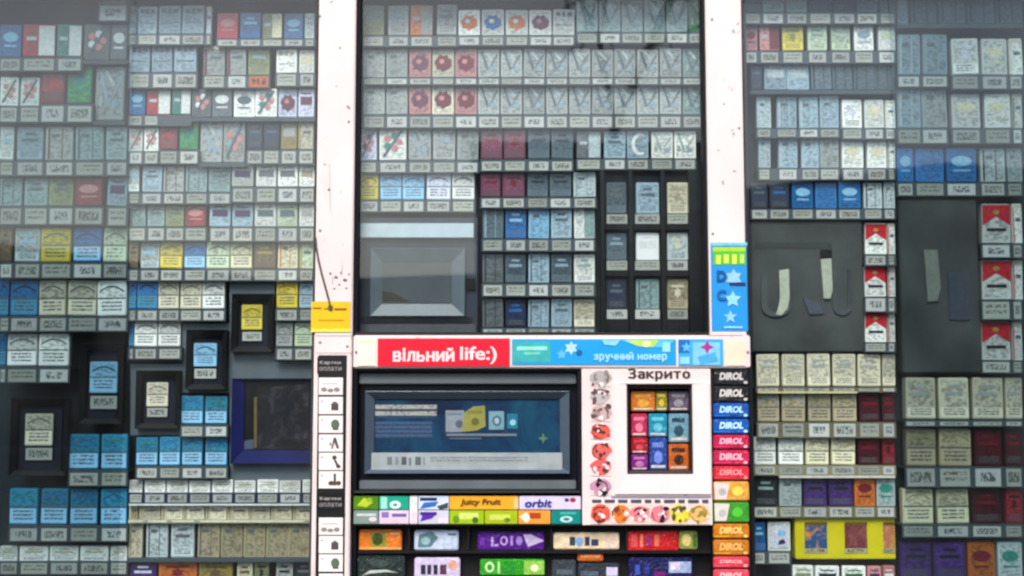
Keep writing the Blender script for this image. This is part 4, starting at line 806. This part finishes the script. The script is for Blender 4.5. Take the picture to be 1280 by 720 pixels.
bar(518, 697, 575, 726, 'd0c4e0', 'lilac bar with dark letters and a pink end', [((526, 706, 532, 718), '28243c'), ((534, 706, 539, 718), '3c2c4c'), ((542, 706, 547, 718), '28243c'), ((550, 706, 558, 718), '54304c'), (circ(566, 706, 6, 6, 10), 'e0a890')])
bar(600, 699, 681, 720, '2c9c18', 'bright green bar with pale ring letters', [(circ(612, 709, 6, 7, 12), 'c4e8a8'), (circ(612, 709, 3, 4, 12), '2c9c18'), ((622, 702, 625, 717), 'b0e094'), ((630, 702, 644, 717), '209028'), ((655, 701, 680, 718), '90c850'), (circ(668, 710, 5, 5, 10), 'e0ecb0')])
bar(690, 700, 720, 728, '343c44', 'dark grey bar on the lower step', [((696, 712, 716, 718), '5c6870')])
bar(722, 690.5, 754, 702, 'c05c18', 'small orange bar tucked under the cream bar', [((726, 694, 750, 697), 'e09050')])
bar(722, 704, 774, 728, '2c343c', 'dark bar with one white square', [((758, 709, 772, 720), 'd0c8e4'), ((726, 714, 748, 720), '505c68')])
bar(786, 697, 866, 728, '141850', 'dark blue bar with a pale end', [((836, 702, 864, 716), '9cb0d0'), ((838, 703, 850, 712), 'dcd0ec'), ((794, 706, 800, 718), '3c58b8'), ((806, 704, 812, 718), '2c3488'), ((818, 714, 832, 724), '701c6c')])

# ------------------------------------------------------------------ labels of the packs
for (nm, place), L in ROWS.items():
    by = {}
    for t, look, x in L: by.setdefault(look, []).append((x, t))
    cols = {}
    for look in by: cols.setdefault((look[0], look[1]), []).append(look)
    for look, v in by.items():
        v.sort(key=lambda q: q[0])
        d = '%s %s %s' % (CN[look[1]], 'enlarged pack' if nm == 'enlarged_pack' else 'cigarette pack', SDESC[look[0]])
        short = place.replace(' row of the ', ' row, ') if nm == 'enlarged_pack' else place
        if len(cols[(look[0], look[1])]) > 1: d = '%s and %s %s %s' % (CN[look[1]], CN[look[2]], 'enlarged pack' if nm == 'enlarged_pack' else 'pack', SDESC[look[0]])
        for i, (x, t) in enumerate(v):
            full = ('%s, %s' % (d, short)) if len(v) == 1 else '%s, %s of %s, %s' % (d, ORDS[i], NUMS[len(v)-1], short)
            if len(full.replace('-', ' ').split()) > 16: full = full.replace(' row of the ', ' row, ')
            if len(full.split()) > 16: full = full.replace('dark grey', 'ash').replace('azure and light blue enlarged pack', 'azure enlarged pack with light print and').replace('and with an', 'and')
            t['label'] = full
bpy.context.view_layer.update()

# ------------------------------------------------------------------ light
w = bpy.data.worlds.new('World'); scene.world = w; w.use_nodes = True; nt = w.node_tree
sky = nt.nodes.new('ShaderNodeTexSky'); sky.sky_type = 'NISHITA'; sky.sun_disc = False
EL, AZ = math.radians(46), math.radians(192)
sky.sun_elevation = EL; sky.sun_rotation = AZ; sky.dust_density = 2; sky.air_density = 1.2
bg = nt.nodes['Background']; nt.links.new(sky.outputs[0], bg.inputs[0]); bg.inputs[1].default_value = .1
sl = bpy.data.lights.new('sun', 'SUN'); sl.energy = 1.4; sl.angle = math.radians(24); sl.color = (1, .9, .84)
so = bpy.data.objects.new('sun', sl); COL.objects.link(so)
dirv = Vector((math.sin(AZ)*math.cos(EL), math.cos(AZ)*math.cos(EL), math.sin(EL)))
so.rotation_euler = dirv.to_track_quat('Z', 'Y').to_euler(); so.location = (0, -5, 8)
vs = scene.view_settings; vs.view_transform = 'Standard'; vs.look = 'None'; vs.exposure = 1.3; vs.gamma = 1
scene.cycles.max_bounces = 8; scene.cycles.transparent_max_bounces = 16
